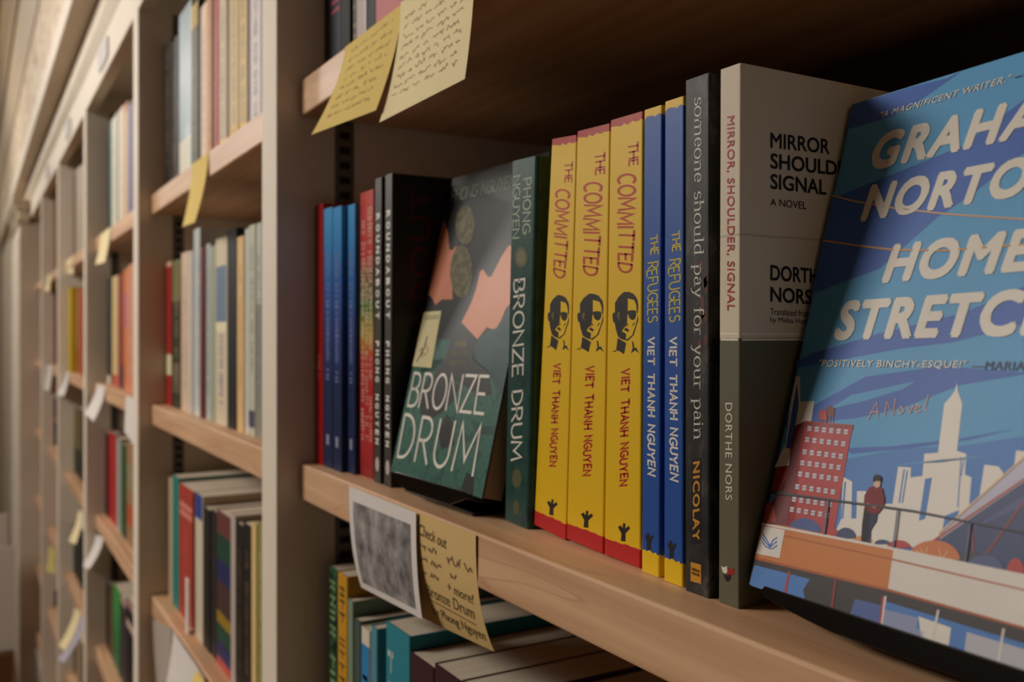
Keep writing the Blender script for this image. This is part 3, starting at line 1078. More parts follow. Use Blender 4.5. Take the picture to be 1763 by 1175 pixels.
C3 = dict(XL=-.3604, XLt=-.3553, Y=.2603, Tb=.0281, Tt=.0248)
o3, mw3, mb3, H3 = committed(label='yellow book with red title and portrait, beside the blue pair', **C3)
P3 = spine_plane(mw3)
fr = lambda px, py: ref_frac(P3, px, py, C3['Tb'], C3['Tt'], H3)
k_ = lambda x, y: (1036 + x * .1276, 480 + y * .1276)      # a zoomed crop of the portrait
PORT = [
    (INKY, 2, [(180, 460), (180, 330), (225, 250), (300, 180), (370, 180), (430, 205), (480, 275), (492, 350), (488, 470), (475, 460), (468, 360), (440, 290), (350, 265), (350, 470), (345, 500), (340, 600), (330, 640), (300, 660), (270, 710), (330, 745), (325, 800), (330, 835), (260, 815), (220, 780), (190, 680), (178, 600), (155, 580), (145, 500), (155, 460)]),
    (INKY, 2, [(215, 800), (330, 870), (300, 1020), (240, 980), (195, 965), (208, 880)]),
    (INKY, 3, [(350, 440), (400, 425), (460, 430), (465, 490), (445, 545), (410, 560), (375, 535), (358, 480)]),
    (INKY, 3, [(330, 660), (370, 695), (350, 720), (300, 690)]), (INKY, 3, [(345, 600), (362, 625), (345, 635)]),
    (INKY, 3, [(425, 850), (440, 940), (470, 930), (475, 955), (510, 1010), (450, 965), (395, 1005), (420, 940), (410, 850)]),
    (INKY, 3, [(130, 990), (195, 965), (195, 985)]),
    (INKY, 3, [(488, 480), (492, 560), (465, 640), (430, 760), (350, 840), (330, 840), (330, 830), (415, 760), (455, 640), (478, 560)]),
    (paper('6d5c26'), 4, [(215, 470), (240, 440), (250, 480), (235, 540), (262, 560), (240, 565), (210, 520)]),
    (INKY, 3, [(440, 590), (412, 635), (420, 638), (448, 595)]),
]
LOGO = [(1064, 908), (1069, 905), (1072, 910), (1073, 901), (1077, 902), (1076, 911), (1082, 906), (1085, 910), (1077, 919), (1077, 933), (1069, 932), (1070, 919)]
TXTS = [
    (pen('THE', .17, .22, wob=.05), REDT, [(1081, 247), (1082, 287), (1099, 284), (1100, 243)]),
    (shear(pen('COMMITTED', .16, .2, wob=.06, seed=3), .03), REDT, [(1062, 302), (1062, 472), (1091, 470), (1101, 294)]),
    (shear(pen('VIET THANH NGUYEN', .22, .3, wob=.06, seed=5), .012), REDV, [(1067, 638), (1064, 842), (1083, 836), (1087, 633)]),
]


def print_committed(mb, mw, Tb, Tt, H):
    P = spine_plane(mw)

    def back(f):
        return (f[0] * (Tb + (Tt - Tb) * f[1] / H), f[1])
    for m, l, pts in PORT:
        mb.poly([P.at(*back(fr(*k_(*p))), l) for p in pts], m)
    mb.poly([P.at(*back(fr(*p)), 2) for p in LOGO], INKY)
    for shp, m, q in TXTS:
        P.quad_text(mb, shp, None, m, 2, [back(fr(*p)) for p in q])


print_committed(mb3, mw3, C3['Tb'], C3['Tt'], H3)
mb3.build('cover', o3); page_block(o3, C3['Tb'], H3, .14, C3['Tt'])
for kw, lab in ((dict(XL=-.3950, XLt=-.3853, Y=.2618, Tb=.0322, Tt=.0280), 'yellow book with red title and portrait, between two like it'),
                (dict(XL=-.4278, XLt=-.4098, Y=.2625, Tb=.0318, Tt=.0236), 'yellow book with red title and portrait, beside the dark green spine')):
    o, mw, mb, H = committed(label=lab, **kw)
    print_committed(mb, mw, kw['Tb'], kw['Tt'], H)
    mb.build('cover', o); page_block(o, kw['Tb'], H, .14, kw['Tt'])

# --- two blue and yellow books
YT = paper('c9b42c', .5)
WT = paper('e0d8c8', .5)


def refugees(XL, XLt, Y, label):
    H = .2047; T = .0127
    lean = math.atan((XLt - XL) / H)
    o, mw = book_root(label, GM, XL, Y, ZM, lean, 0, T)
    m = bands('24509a', [(-.01, .0098, 'e8bc18'), (H - .0036, H + .01, 'e0b41c')], .0007)
    mb = MB(); cover_mesh(mb, T, H, .14, m)
    return o, mw, mb, T, H


oR2, mwR2, mbR2, TR_, HR = refugees(-.3114, -.3108, .2563, 'blue book with yellow foot, beside the black spine')
PR = spine_plane(mwR2)
RQ = [
    (pen('THE', .16, .22, wob=.05), YT, [(1156.5, 400), (1157, 434), (1173, 432), (1171, 396)]),
    (pen('REFUGEES', .13, .2, wob=.06, seed=2), YT, [(1150, 448), (1151, 556), (1172.5, 553), (1172.5, 443)]),
    (shear(pen('VIET THANH NGUYEN', .22, .3, wob=.06, seed=6), .012), WT, [(1151, 583), (1151, 829), (1170.5, 832), (1168, 579)]),
]
RL = [(1148, 934), (1152, 938), (1153, 931), (1157, 932), (1158, 940), (1163, 935), (1165, 938), (1160, 949), (1159.5, 963), (1152.5, 961), (1153, 948)]
RUV = [(s, m, [PR.uv(*p) for p in q]) for s, m, q in RQ]
RLUV = [PR.uv(*p) for p in RL]


def print_ref(mb, mw):
    P = spine_plane(mw)
    for s, m, q in RUV: P.quad_text(mb, s, None, m, 2, q)
    mb.poly([P.at(u, v, 2) for u, v in RLUV], paper('1c1a22'))


print_ref(mbR2, mwR2); cov = mbR2.build('cover', oR2); pg = page_block(oR2, TR_, HR, .14, mat=paper('c07a1e', .7))
oR1 = oR2.copy(); COL.objects.link(oR1)
oR1.location = (-.3286, .2578, ZM + .0002); oR1.rotation_euler = (0, math.atan(.0018 / HR), 0)
oR1['label'] = 'blue book with yellow foot, beside the three yellow books'
for ch in (cov, pg):
    c = ch.copy(); c.parent = oR1; COL.objects.link(c)

# --- black spine with serif lettering
TS, HS = .0148, .2098
o, mw = book_root('black scratched spine with white serif lettering and orange name', GM, -.2952, .2542, ZM, 0, 0, 0)
SCR = blotch('scratched_black', [(.36, '1a1715'), (.55, '2e2a27'), (.63, '4a4641'), (.72, '262220')], 120, .5, 6, (1, 1, .5))
mb = MB(); cover_mesh(mb, TS, HS, .14, SCR)
P = spine_plane(mw)
r = random.Random(11)
for k in range(40):        # scratches
    u, v = r.uniform(.0015, TS - .0015), r.uniform(.004, HS - .004)
    a, ln = r.uniform(-1, 1), r.uniform(.001, .004)
    du, dv = math.sin(a) * ln, math.cos(a) * ln
    u2 = min(max(u + du, .001), TS - .001)
    mb.poly([P.at(u, v, 1), P.at(u + .0001, v, 1), P.at(u2, v + dv, 1), P.at(u2 - .0001, v + dv, 1)], paper('77706a'))
for k in range(10):
    u, v = r.uniform(.008, TS - .002), r.uniform(.06, .13)
    mb.poly([P.at(u, v, 1), P.at(min(u + .002, TS - .001), v + .002, 1), P.at(min(u + .0015, TS - .001), v + .006, 1), P.at(u - .0005, v + .004, 1)], paper('5a3020'))
P.quad_text(mb, pen('someone should pay for your pain', .105, .13, RO, .38), [(1190.5, 170), (1189.5, 757), (1212, 757), (1213.5, 166)], paper('d6cfc2', .5), 3)
P.shape(mb, [(1190.5, 791), (1207.5, 788), (1206.5, 935), (1190, 938)], paper('14100e'), 2)
P.quad_text(mb, text2d('NICOLAY', .03, 0, 1.15), [(1193.6, 796), (1193, 933), (1205, 930), (1205.5, 794)], paper('c98a2a'), 3)
P.shape(mb, [(1189.5, 968), (1207, 973), (1207, 1006), (1189, 1001)], paper('c98a22'), 2)
P.quad_text(mb, text2d('URBAN\nHOUSE', .02), [(1191, 989), (1205, 994), (1205, 982), (1191, 977)], paper('2a2014'), 3)
mb.build('cover', o); page_block(o, TS, HS, .14)

# --- cream and dark book
TM, HM = .0114, .2094
o, mw = book_root('cream and dark grey book with red spine title beside the black spine', GM, -.2756, .2545, ZM, math.atan(.0010 / .21), 0, 0)
zc = .505
CRM = 'd2c3aa'
m = bands(CRM, [(-.01, HM * (1 - .5035), '625d48'), (HM * (1 - .3155), HM * (1 - .3115), 'b4a68e')], .0001, .6)
mb = MB(); cover_mesh(mb, TM, HM, .137, m, r=.0008)
P = spine_plane(mw)
Q = Plane(mw, (TM, 0, 0), (0, 1, 0), (0, 0, 1), (1, 0, 0))
for d in (.0052, .0030):
    z_ = HM * (1 - .5035) + d - .004
    mb.poly([P.at(.0009, z_, 2), P.at(TM - .0009, z_, 2), P.at(TM - .0009, z_ + .0008, 2), P.at(.0009, z_ + .0008, 2)], paper('e4dac4'))
    mb.poly([Q.at(.001, z_, 2), Q.at(.136, z_, 2), Q.at(.136, z_ + .0008, 2), Q.at(.001, z_ + .0008, 2)], paper('e4dac4'))
RDT = paper('a8261e', .5)
P.quad_text(mb, text2d('MIRROR, SHOULDER, SIGNAL', .012, 0, 1.08), [(1250.5, 201), (1250.5, 535), (1265, 536), (1264.5, 199)], RDT)
P.quad_text(mb, text2d('DORTHE NORS', .008, 0, 1.1), [(1249.5, 694), (1249.5, 861), (1261, 862), (1261.5, 694)], paper('d8d0bc'))
lg = lambda x, y: (1200 + x * .1702, 975 + y * .1702)
P.shape(mb, [lg(*p) for p in [(245, 0), (270, 15), (305, 0), (308, 60), (290, 80), (262, 62)]], paper('e0d8c8'), 2)
P.shape(mb, [lg(*p) for p in [(308, 10), (340, 35), (376, 22), (376, 75), (345, 100), (315, 85)]], RDT, 3)
P.shape(mb, [lg(*p) for p in [(276, 75), (305, 95), (340, 85), (340, 135), (308, 160), (280, 125)]], paper('1d1916'), 4)
BK = paper('1b1714', .5)
Q.quad_text(mb, text2d('MIRROR', .02), [(1326, 255), (1428, 266), (1428, 240), (1326, 228)], BK)
Q.quad_text(mb, text2d('SHOULDER', .025), [(1326, 290.5), (1472, 306), (1472, 281), (1326, 263.5)], BK)
Q.quad_text(mb, text2d('SIGNAL', .025), [(1326, 325.5), (1422.5, 336.5), (1422.5, 310), (1326, 299)], BK)
Q.quad_text(mb, text2d('A NOVEL', .01), [(1326, 354), (1388, 361), (1388, 347.6), (1326, 342)], paper('4a1612'))
Q.quad_text(mb, text2d('DORTHE', .025), [(1326, 483.4), (1421, 490), (1421, 464), (1326, 456)], BK)
Q.quad_text(mb, text2d('NORS', .025), [(1326, 520), (1397, 525), (1397, 499), (1326, 493.6)], BK)
Q.quad_text(mb, text2d('Translated from the Danish'), [(1326, 542), (1440, 549), (1440, 537), (1326, 531)], BK)
Q.quad_text(mb, text2d('by Misha Hoekstra'), [(1326, 558), (1410, 562), (1410, 550), (1326, 546)], BK)
mb.build('cover', o); page_block(o, TM, HM, .137)


# ------------------------------------------------------------------ books shown face out on black stands
def pose(px, py, t, yaw, tilt, roll):
    yaw, tilt, roll = map(math.radians, (yaw, tilt, roll))
    cy, sy = math.cos(yaw), math.sin(yaw)
    u = Vector((cy, sy, 0)); y = Vector((-sy, cy, 0)); z = Vector((0, 0, 1))
    v = z * math.cos(tilt) + y * math.sin(tilt)
    u, v = u * math.cos(roll) + v * math.sin(roll), v * math.cos(roll) - u * math.sin(roll)
    d = v.cross(u)
    p = O + ray(px, py) * t
    return Matrix(((u.x, d.x, v.x, p.x), (u.y, d.y, v.y, p.y), (u.z, d.z, v.z, p.z), (0, 0, 0, 1)))


def face_root(label, M):
    o = empty('book', (0, 0, 0), label, 'book', GM)
    o.matrix_world = M
    bpy.context.view_layer.update()
    return o


def face_cover(mb, W, H, T, m):
    """front board at y = 0 facing -y, bound along x = 0"""
    k = len(mb.v)
    cover_mesh(mb, T, H, W, m, r=.0016)
    for i in range(k, len(mb.v)):
        x, y, z = mb.v[i]
        mb.v[i] = (y, T - x, z)


def face_pages(o, W, H, T, mat):
    mb = MB()
    mb.box(.0016, W - .0012, .001, T - .001, .0006, H - .0006, mat)
    mb.build('page_block', o)


def stand(label, M, u0, u1, T, drop, X0, X1, Y0, run=.022):
    """black display stand: foot on the shelf, tray with a lip for the book, rest behind it"""
    root = empty('book_stand', ((X0 + X1) / 2, Y0 + .04, ZM), label, 'book stand', 'black book stands on the eye-level shelf')

    def put(mb, name, bev=0):
        mb.v = [tuple(M @ Vector(p)) for p in mb.v]
        return part_at(mb, name, root, bev)
    mb = MB()
    mb.prism([(-.0036, -.0005), (T + .003, -.0005), (T + .003, -.0022), (-.0036, -.0022)], u0 + .004, u1, ACRYL)
    put(mb, 'tray', .0005)
    mb = MB()
    n = 8
    prof = [(u0 + .001, .0018), (u0, .0005)] + [(u0 + run * (i / n) ** 1.3, -.001 - (drop - .001) * (i / n) ** .8) for i in range(n + 1)] + [(u1 - .02, -drop), (u1, -.001), (u1, .0018)]
    mb.prism(prof, -.0052, -.0038, ACRYL, 'y')
    put(mb, 'lip', .0004)
    mb = MB()
    mb.prism([(T + .0012, -.002), (T + .0032, -.002), (T + .0032, .12), (T + .0012, .12)], u0 + .03, u1 - .03, ACRYL)
    put(mb, 'back_rest', .0006)
    mb = MB(); mb.box(X0, X1, Y0, Y0 + .085, ZM + .0004, ZM + .003, ACRYL)
    part_at(mb, 'foot', root, .0008)
    return root


# --- the two-faces book
Mb = pose(672, 813, .625, 2.678, 13.1, -.21)
ob = face_root('book with two faces and big white lettering, shown face out', Mb)
Pb = Plane(Mb, (0, 0, 0), (1, 0, 0), (0, 0, 1), (0, -1, 0))
Wb = Pb.uv(830, 858.5)[0]
Hb = Pb.uv(778, 308)[1]
Tb_ = .0150
mb = MB()
DK = paper('252523', .34, .06, 40, .4)
face_cover(mb, Wb, Hb, Tb_, DK)
cl = (.0004, Wb - .0004, .0004, Hb - .0004)
z5 = lambda pts: [(520 + x * .3233, 300 + y * .3233) for x, y in pts]
zl = lambda pts: [(640 + x * .2722, 560 + y * .2722) for x, y in pts]
TEAL = blotch('teal_robe', [(.38, '2c5148'), (.5, '3d6a5c'), (.6, '35604f')], 110, .35, 2)
TEAL2 = blotch('teal_robe_dark', [(.4, '2a4542'), (.6, '33524e')], 60, .35, 2)
SKIN = paper('dc8f6c', .35, .03, 30, .4)
SKIN2 = paper('c87a58', .35, .03, 30, .4)
OLIV = blotch('headdress', [(.4, '4c4628'), (.6, '6e6640')], 150, .4, 2)
Pb.shape(mb, zl([(60, 230), (900, 200), (900, 1200), (60, 1200)]), TEAL, 1, cl)
Pb.shape(mb, zl([(420, 90), (520, 90), (470, 200), (400, 290), (300, 300), (380, 180)]), TEAL, 1, cl)
Pb.shape(mb, zl([(690, 80), (760, 20), (850, -80), (1000, -80), (1000, 430), (800, 440), (740, 300), (640, 220), (650, 130)]), TEAL2, 2, cl)
Pb.shape(mb, zl([(510, 60), (560, 10), (640, 60), (650, 220), (740, 290), (760, 440), (690, 450), (560, 370), (500, 340), (400, 300), (470, 200)]), DK, 2, cl)
Pb.shape(mb, zl([(300, 460), (360, 330), (420, 300), (560, 380), (520, 480), (440, 560), (350, 600), (310, 560)]), DK, 2, cl)
Pb.shape(mb, zl([(420, 690), (480, 560), (520, 640), (520, 760), (440, 790)]), DK, 2, cl)
Pb.shape(mb, zl([(560, 1060), (600, 930), (650, 960), (640, 1080)]), DK, 2, cl)
Pb.shape(mb, zl([(640, 640), (800, 640), (790, 700), (660, 690)]), TEAL2, 2, cl)
Pb.shape(mb, z5([(1102, 380), (1060, 445), (1010, 545), (990, 548), (965, 505), (948, 520), (925, 620), (900, 690), (850, 790), (935, 880), (985, 815), (1010, 826), (1035, 822), (1060, 780), (1085, 720), (1150, 640), (1150, 380)]), SKIN, 3, cl)
Pb.shape(mb, z5([(757, 245), (778, 310), (786, 400), (800, 408), (826, 378), (812, 450), (800, 530), (802, 668), (745, 668), (712, 698), (690, 655), (668, 640), (690, 500), (720, 330)]), SKIN2, 3, cl)
Pb.shape(mb, [(520 + (870 + 52 * math.cos(t)) * .3233, 300 + (270 + 105 * math.sin(t)) * .3233) for t in [math.tau * i / 24 for i in range(24)]], OLIV, 4, cl)
Pb.shape(mb, [(520 + (850 + 60 * math.cos(t)) * .3233, 300 + (520 + 140 * math.sin(t)) * .3233) for t in [math.tau * i / 24 for i in range(24)]], OLIV, 5, cl)
GT = paper('929c86', .45)
Pb.quad_text(mb, pen('PHONG NGUYEN', .1, .16), [(776, 350), (885, 324), (890, 298), (781, 326)], GT, 6)
for a, b, c in ((530, 600, 120), (490, 620, 175), (490, 600, 240)):
    for k in range(8):
        x = a + (b - a) * k / 8
        Pb.shape(mb, zl([(x, c + 18), (x + 8, c + 18), (x + 11, c - 16), (x + 3, c - 16)]), OLIV, 6, cl)
WB = paper('e4dccd', .4)
Pb.quad_text(mb, pen('BRONZE', .085, .17), [(700, 704), (833, 719), (844, 643), (714, 638)], WB, 7)
Pb.quad_text(mb, pen('DRUM', .075, .26), [(683, 789), (815, 823), (835, 727), (698, 708)], WB, 7)
Pb.shape(mb, [(728, 538), (760.5, 535.5), (743, 634), (709.5, 631)], paper('cfc38f', .5), 7, cl)
for a, b, c, d in ((733, 546, 757, 544), (732, 550, 756, 548)):
    Pb.line(mb, [(a, b), (c, d)], 1.6, paper('6d6547'), 8, cl)
Pb.line(mb, [(736, 580), (731, 600), (722, 616), (718, 624)], 1.6, INK, 8, cl)
Pb.line(mb, [(734, 592), (738, 604), (732, 612), (727, 606), (733, 598)], 1.2, paper('a05038'), 8, cl)
Pb.line(mb, [(722, 606), (728, 600), (727, 616)], 1.2, INK, 8, cl)
mb.build('cover', ob)
face_pages(ob, Wb, Hb, Tb_, PAGES_SHADED)
stand('black book stand holding the two-faces book', Mb, .016, Wb - .006, Tb_, .0078, -.572, -.475, .2500)

# --- the blue novel
t_h = .3617 * .982
Mh = pose(1290, 1008, t_h, -3.732, 16.68, 1.05)
oh = face_root('big blue novel with city skyline and bridge, shown face out', Mh)
Ph = Plane(Mh, (0, 0, 0), (1, 0, 0), (0, 0, 1), (0, -1, 0))
Wh, Hh, Th = .135 * .982, .203 * .982, .0200
BL1, BL2, BL3 = paper('529bca', .48, .05, 60, .32), paper('3d64b2', .48, .05, 60, .32), paper('467abc', .48, .05, 60, .32)
mb = MB()
face_cover(mb, Wh, Hh, Th, BL1)
cl = (.0003, Wh - .0003, .0003, Hh - .0003)
za = lambda pts: [(1400 + x * .4595, 80 + y * .4595) for x, y in pts]
zb_ = lambda pts: [(1280 + x * .4893, 600 + y * .4893) for x, y in pts]
S = lambda pts, m, l=1: Ph.shape(mb, pts, m, l, cl)
S(za([(60, 230), (150, 205), (500, 120), (560, 90), (420, 190), (300, 262), (60, 330)]), BL2)
S(za([(-20, 600), (90, 562), (340, 462), (560, 372), (790, 200), (1400, -100), (1400, 120), (790, 400), (600, 552), (460, 645), (250, 832), (-60, 950)]), BL2)
S(za([(-80, 1190), (0, 1150), (240, 1078), (560, 1000), (790, 900), (1400, 640), (1400, 760), (790, 1042), (520, 1110), (330, 1132), (-80, 1210)]), BL2)
S(zb_([(150, 240), (250, 200), (430, 100), (700, 62), (1000, 85), (1800, -60), (1800, 120), (990, 92), (760, 130), (560, 210), (400, 245), (240, 262), (150, 280)]), BL2)
S(zb_([(380, 165), (610, 115), (560, 145), (430, 185), (300, 215)]), BL1, 2)
S(zb_([(360, 352), (520, 345), (760, 318), (960, 283), (800, 322), (600, 350), (380, 372)]), BL2)
S(zb_([(120, 420), (360, 392), (560, 352), (760, 345), (990, 310), (1800, 200), (1800, 900), (100, 900)]), BL3)
S(zb_([(520, 412), (700, 392), (880, 376), (700, 402)]), BL1, 2)
SKY = paper('e2d9cd', .45)
S(zb_([(300, 700), (345, 600), (350, 452), (383, 470), (380, 600), (398, 600), (400, 503), (432, 503), (432, 540), (500, 548), (525, 548), (545, 417), (590, 420), (588, 455), (630, 450), (637, 372), (685, 368), (707, 195), (722, 180), (737, 160), (744, 150), (751, 122), (755, 150), (765, 180), (771, 195), (752, 362), (785, 372), (780, 445), (803, 455), (795, 550), (800, 562), (770, 590), (700, 700)]), SKY, 2)
for a in ([(640, 460), (664, 455), (640, 600), (618, 608)], [(356, 470), (362, 470), (352, 600), (346, 600)], [(575, 430), (580, 430), (562, 545), (557, 545)], [(564, 425), (569, 425), (551, 545), (546, 545)], [(765, 385), (769, 385), (757, 560), (753, 560)], [(776, 385), (780, 385), (768, 450), (765, 450)], [(710, 590), (760, 570), (740, 640), (700, 640)]):
    S(zb_(a), BL3, 3)
S(zb_([(828, 540), (848, 410), (898, 416), (915, 440), (893, 580), (830, 600)]), SKY, 2)
S(zb_([(940, 520), (960, 360), (1060, 372), (1040, 600), (940, 600)]), SKY, 2)
S(zb_([(110, 420), (150, 330), (165, 200), (185, 98), (200, 100), (200, 188), (250, 186), (238, 262), (190, 300), (160, 420)]), SKY, 2)
S(zb_([(150, 350), (175, 200), (190, 120), (195, 200), (170, 355)]), BL2, 3)
RED1, RED2, RED3 = paper('b0302a', .45), paper('6e2220', .45), paper('8e2a24', .45)
S(zb_([(100, 505), (118, 418), (168, 412), (140, 500)]), RED3, 3)
S(zb_([(90, 640), (100, 545), (190, 400), (200, 640)]), RED2, 3)
S(zb_([(170, 320), (185, 272), (218, 257), (200, 420), (180, 640), (120, 640), (160, 420)]), RED2, 4)
S(zb_([(218, 256), (388, 270), (384, 290), (378, 310), (320, 645), (150, 622), (190, 420), (205, 300)]), RED1, 4)
S(zb_([(212, 262), (388, 272), (386, 284), (212, 274)]), RED3, 5)
WIN = paper('c2c8d2', .45)
for (lx, ly, rx, ry) in ((234, 283, 362, 295), (226, 322, 353, 337), (217, 365, 344, 381), (209, 404, 336, 420), (201, 443, 327, 460), (191, 488, 316, 506), (180, 532, 304, 550), (172, 568, 296, 588)):
    for k in range(6):
        x = lx + (rx - lx) * k / 5.0; y = ly + (ry - ly) * k / 5.0
        S(zb_([(x - 6, y - 9), (x + 8, y - 8), (x + 6, y + 9), (x - 8, y + 8)]), WIN, 6)
        S(zb_([(x - 7, y - 1), (x + 8, y), (x + 8, y + 2), (x - 7, y + 1)]), RED3, 7)
for (x, y, c) in ((282, 238, RED1), (308, 225, RED2)):
    S(zb_([(x - 17, y - 12), (x, y - 24), (x + 15, y - 12), (x + 12, y + 16), (x - 15, y + 14)]), c, 5)
    for d in (-11, -1, 9):
        S(zb_([(x + d, y + 12), (x + d + 3, y + 12), (x + d + 1, y + 36), (x + d - 2, y + 36)]), RED2, 4)
NAVY, NAVY2 = paper('2d3c66', .45), paper('47517e', .45)
S(zb_([(660, 690), (700, 655), (990, 430), (1500, 0), (1500, 1000), (660, 1000)]), NAVY, 4)
S(zb_([(700, 650), (985, 395), (1500, -60), (1500, 20), (990, 470), (690, 675)]), paper('b9b6c6', .45), 5)
Ph.line(mb, zb_([(690, 652), (985, 388), (1400, 20)]), 3.4, paper('d8b48a', .45), 6, cl)
Ph.line(mb, zb_([(668, 680), (990, 462), (1400, 180)]), 3.8, paper('a83c2a', .45), 6, cl)
Ph.line(mb, zb_([(860, 720), (985, 545)]), 4, paper('8a342a', .45), 6, cl)
Ph.line(mb, zb_([(800, 615), (812, 720)]), 4, paper('8a342a', .45), 6, cl)
S(zb_([(800, 640), (985, 520), (1400, 260), (1400, 560), (985, 560)]), NAVY2, 5)
ORG, ORG2, GRN_ = paper('c9702e', .45), paper('d88a4a', .45), paper('3b3430', .45)


def blob(cx, cy, rx, ry, m, l):
    S(zb_([(cx + rx * math.cos(t), cy - ry * math.sin(t)) for t in [math.pi * i / 16 for i in range(17)]]), m, l)


blob(90, 615, 26, 72, paper('a84632', .45), 5)
blob(215, 648, 58, 50, paper('42568e', .45), 6)
blob(305, 662, 42, 28, RED1, 6)
blob(362, 670, 36, 38, NAVY, 7)
blob(420, 682, 34, 22, ORG2, 7)
blob(490, 690, 28, 16, NAVY, 7)
blob(548, 704, 42, 28, RED1, 7)
blob(672, 745, 92, 68, ORG, 8)
blob(800, 755, 44, 42, GRN_, 7)
blob(850, 790, 70, 62, NAVY2, 8)
blob(960, 800, 34, 60, RED1, 8)
for a in ([(640, 735), (625, 705)], [(640, 735), (610, 712)], [(700, 745), (690, 705)], [(700, 745), (720, 715)], [(640, 735), (650, 700)]):
    Ph.line(mb, zb_(a), 1.3, paper('e8c8a0'), 9, cl)
# the standing figure on the bridge
S(zb_([(428, 560), (475, 572), (470, 610), (450, 640), (448, 686), (416, 684), (420, 620)]), paper('2c3350'), 9)
S(zb_([(428, 560), (450, 566), (436, 684), (416, 684), (420, 620)]), paper('1e1a20'), 10)
S(zb_([(445, 490), (468, 486), (490, 492), (499, 530), (497, 556), (476, 584), (440, 580), (426, 552), (428, 520)]), paper('7e201e'), 10)
S(zb_([(440, 545), (470, 560), (466, 564), (436, 552)]), paper('d8a890'), 11)
S(zb_([(460, 468), (486, 466), (484, 486), (474, 494), (462, 486)]), paper('d8b09a'), 11)
S(zb_([(458, 462), (464, 448), (478, 445), (488, 454), (487, 470), (470, 468), (460, 474)]), paper('2a1c1a'), 12)
# deck of the bridge
DECKW = paper('dcd3c8', .45)
S(zb_([(62, 616), (150, 626), (532, 706), (512, 852), (40, 736)]), paper('c8762f', .45), 13)
S(zb_([(532, 706), (990, 800), (1500, 905), (1500, 1130), (990, 984), (512, 852)]), DECKW, 13)
S(zb_([(62, 614), (535, 703), (990, 796), (1500, 900), (1500, 908), (990, 804), (532, 712), (62, 622)]), DECKW, 14)
Ph.line(mb, zb_([(150, 662), (530, 745), (990, 852), (1500, 972)]), 3.0, paper('b05a26', .45), 14, cl)
Ph.line(mb, zb_([(36, 738), (512, 852), (990, 986), (1500, 1130)]), 4.4, paper('a8521f', .45), 14, cl)
S(zb_([(72, 627), (150, 641), (131, 740), (48, 724)]), paper('ddd6cc', .45), 15)
for k in range(3):
    y = k * 14
    Ph.line(mb, zb_([(72, 655 + y), (84, 672 + y), (96, 694 + y * .4)]), 2.0, BL2, 16, cl)
    Ph.line(mb, zb_([(98, 696 + y * .4), (108, 678 + y), (122, 668 + y)]), 2.0, BL2, 16, cl)
# under the deck
S(zb_([(36, 742), (512, 856), (990, 990), (1500, 1134), (1500, 1500), (0, 1200), (10, 830)]), paper('332a28', .45), 12)
S(zb_([(42, 764), (238, 814), (214, 850), (220, 890), (24, 834)]), BL3, 13)
S(zb_([(396, 884), (496, 908), (480, 985), (374, 950)]), paper('4a5f9a', .45), 13)
S(zb_([(496, 890), (990, 1040), (1500, 1190), (1500, 1400), (480, 1000)]), BL3, 13)
S(zb_([(500, 920), (620, 950), (612, 985), (640, 1000), (630, 1040), (485, 985)]), paper('8d93b4', .45), 14)
S(zb_([(620, 945), (735, 985), (725, 1060), (630, 1030)]), SKY, 14)
S(zb_([(790, 1000), (990, 1060), (1200, 1130), (1180, 1230), (780, 1080)]), paper('b9b6bc', .45), 14)
for a, m in (([(165, 790), (150, 862)], RED1), ([(328, 818), (316, 910)], RED3), ([(496, 878), (484, 978)], RED1)):
    Ph.line(mb, zb_(a), 4, m, 15, cl)
for a in ([(504, 876), (490, 976)], [(690, 925), (668, 1030)], [(920, 990), (900, 1110)], [(1180, 1060), (1160, 1180)]):
    Ph.line(mb, zb_(a), 4, DECKW, 15, cl)
DRK = paper('2a2a34', .45)
Ph.line(mb, zb_([(88, 507), (180, 518), (440, 552), (600, 574), (990, 650), (1500, 750)]), 3.6, DRK, 17, cl)
for a in ([(303, 537), (288, 655)], [(548, 568), (532, 702)], [(803, 612), (786, 752)], [(1080, 668), (1060, 810)]):
    Ph.line(mb, zb_(a), 3.2, paper('555c74', .45), 17, cl)
# lettering of the cover
WH = paper('ddd5c6', .45)
Q_ = Ph.quad_text
Q_(mb, text2d('"A MAGNIFICENT WRITER."', .012, .2, 1.12), za([(250, 270), (745, 131), (748, 104), (256, 246)]), WH, 5)
Ph.line(mb, za([(758, 118), (784, 110)]), 2, NAVY, 5, cl)
Q_(mb, text2d('GRAHAM', .05, .2, 1.16), za([(212, 470), (1040, 286), (1068, 124), (238, 330)]), WH, 5)
Q_(mb, text2d('NORTON', .05, .2, 1.14), za([(176, 660), (985, 530), (1012, 372), (202, 522)]), WH, 5)
Q_(mb, text2d('HOME', .05, .2, 1.14), za([(256, 890), (830, 842), (856, 674), (282, 744)]), WH, 5)
Q_(mb, text2d('STRETCH', .05, .2, 1.14), za([(76, 1104), (960, 1084), (985, 895), (98, 955)]), WH, 5)
Ph.line(mb, za([(60, 555), (150, 580), (300, 606), (500, 629), (790, 649), (1200, 655)]), 3.0, paper('d2a67c'), 6, cl)
Ph.line(mb, za([(20, 725), (150, 745), (300, 763), (500, 766), (790, 743), (1200, 700)]), 3.2, paper('d29a60'), 6, cl)
Q_(mb, text2d('"POSITIVELY BINCHY-ESQUE!"', .012, .2, 1.1), zb_([(267, 70), (790, 75), (790, 44), (268, 40)]), WH, 5)
Q_(mb, text2d('\u2014MARIAN', .012, .2, 1.1), zb_([(803, 76), (1030, 80), (1030, 48), (803, 45)]), NAVY, 5)
nv = paper('d8a48a', .45)
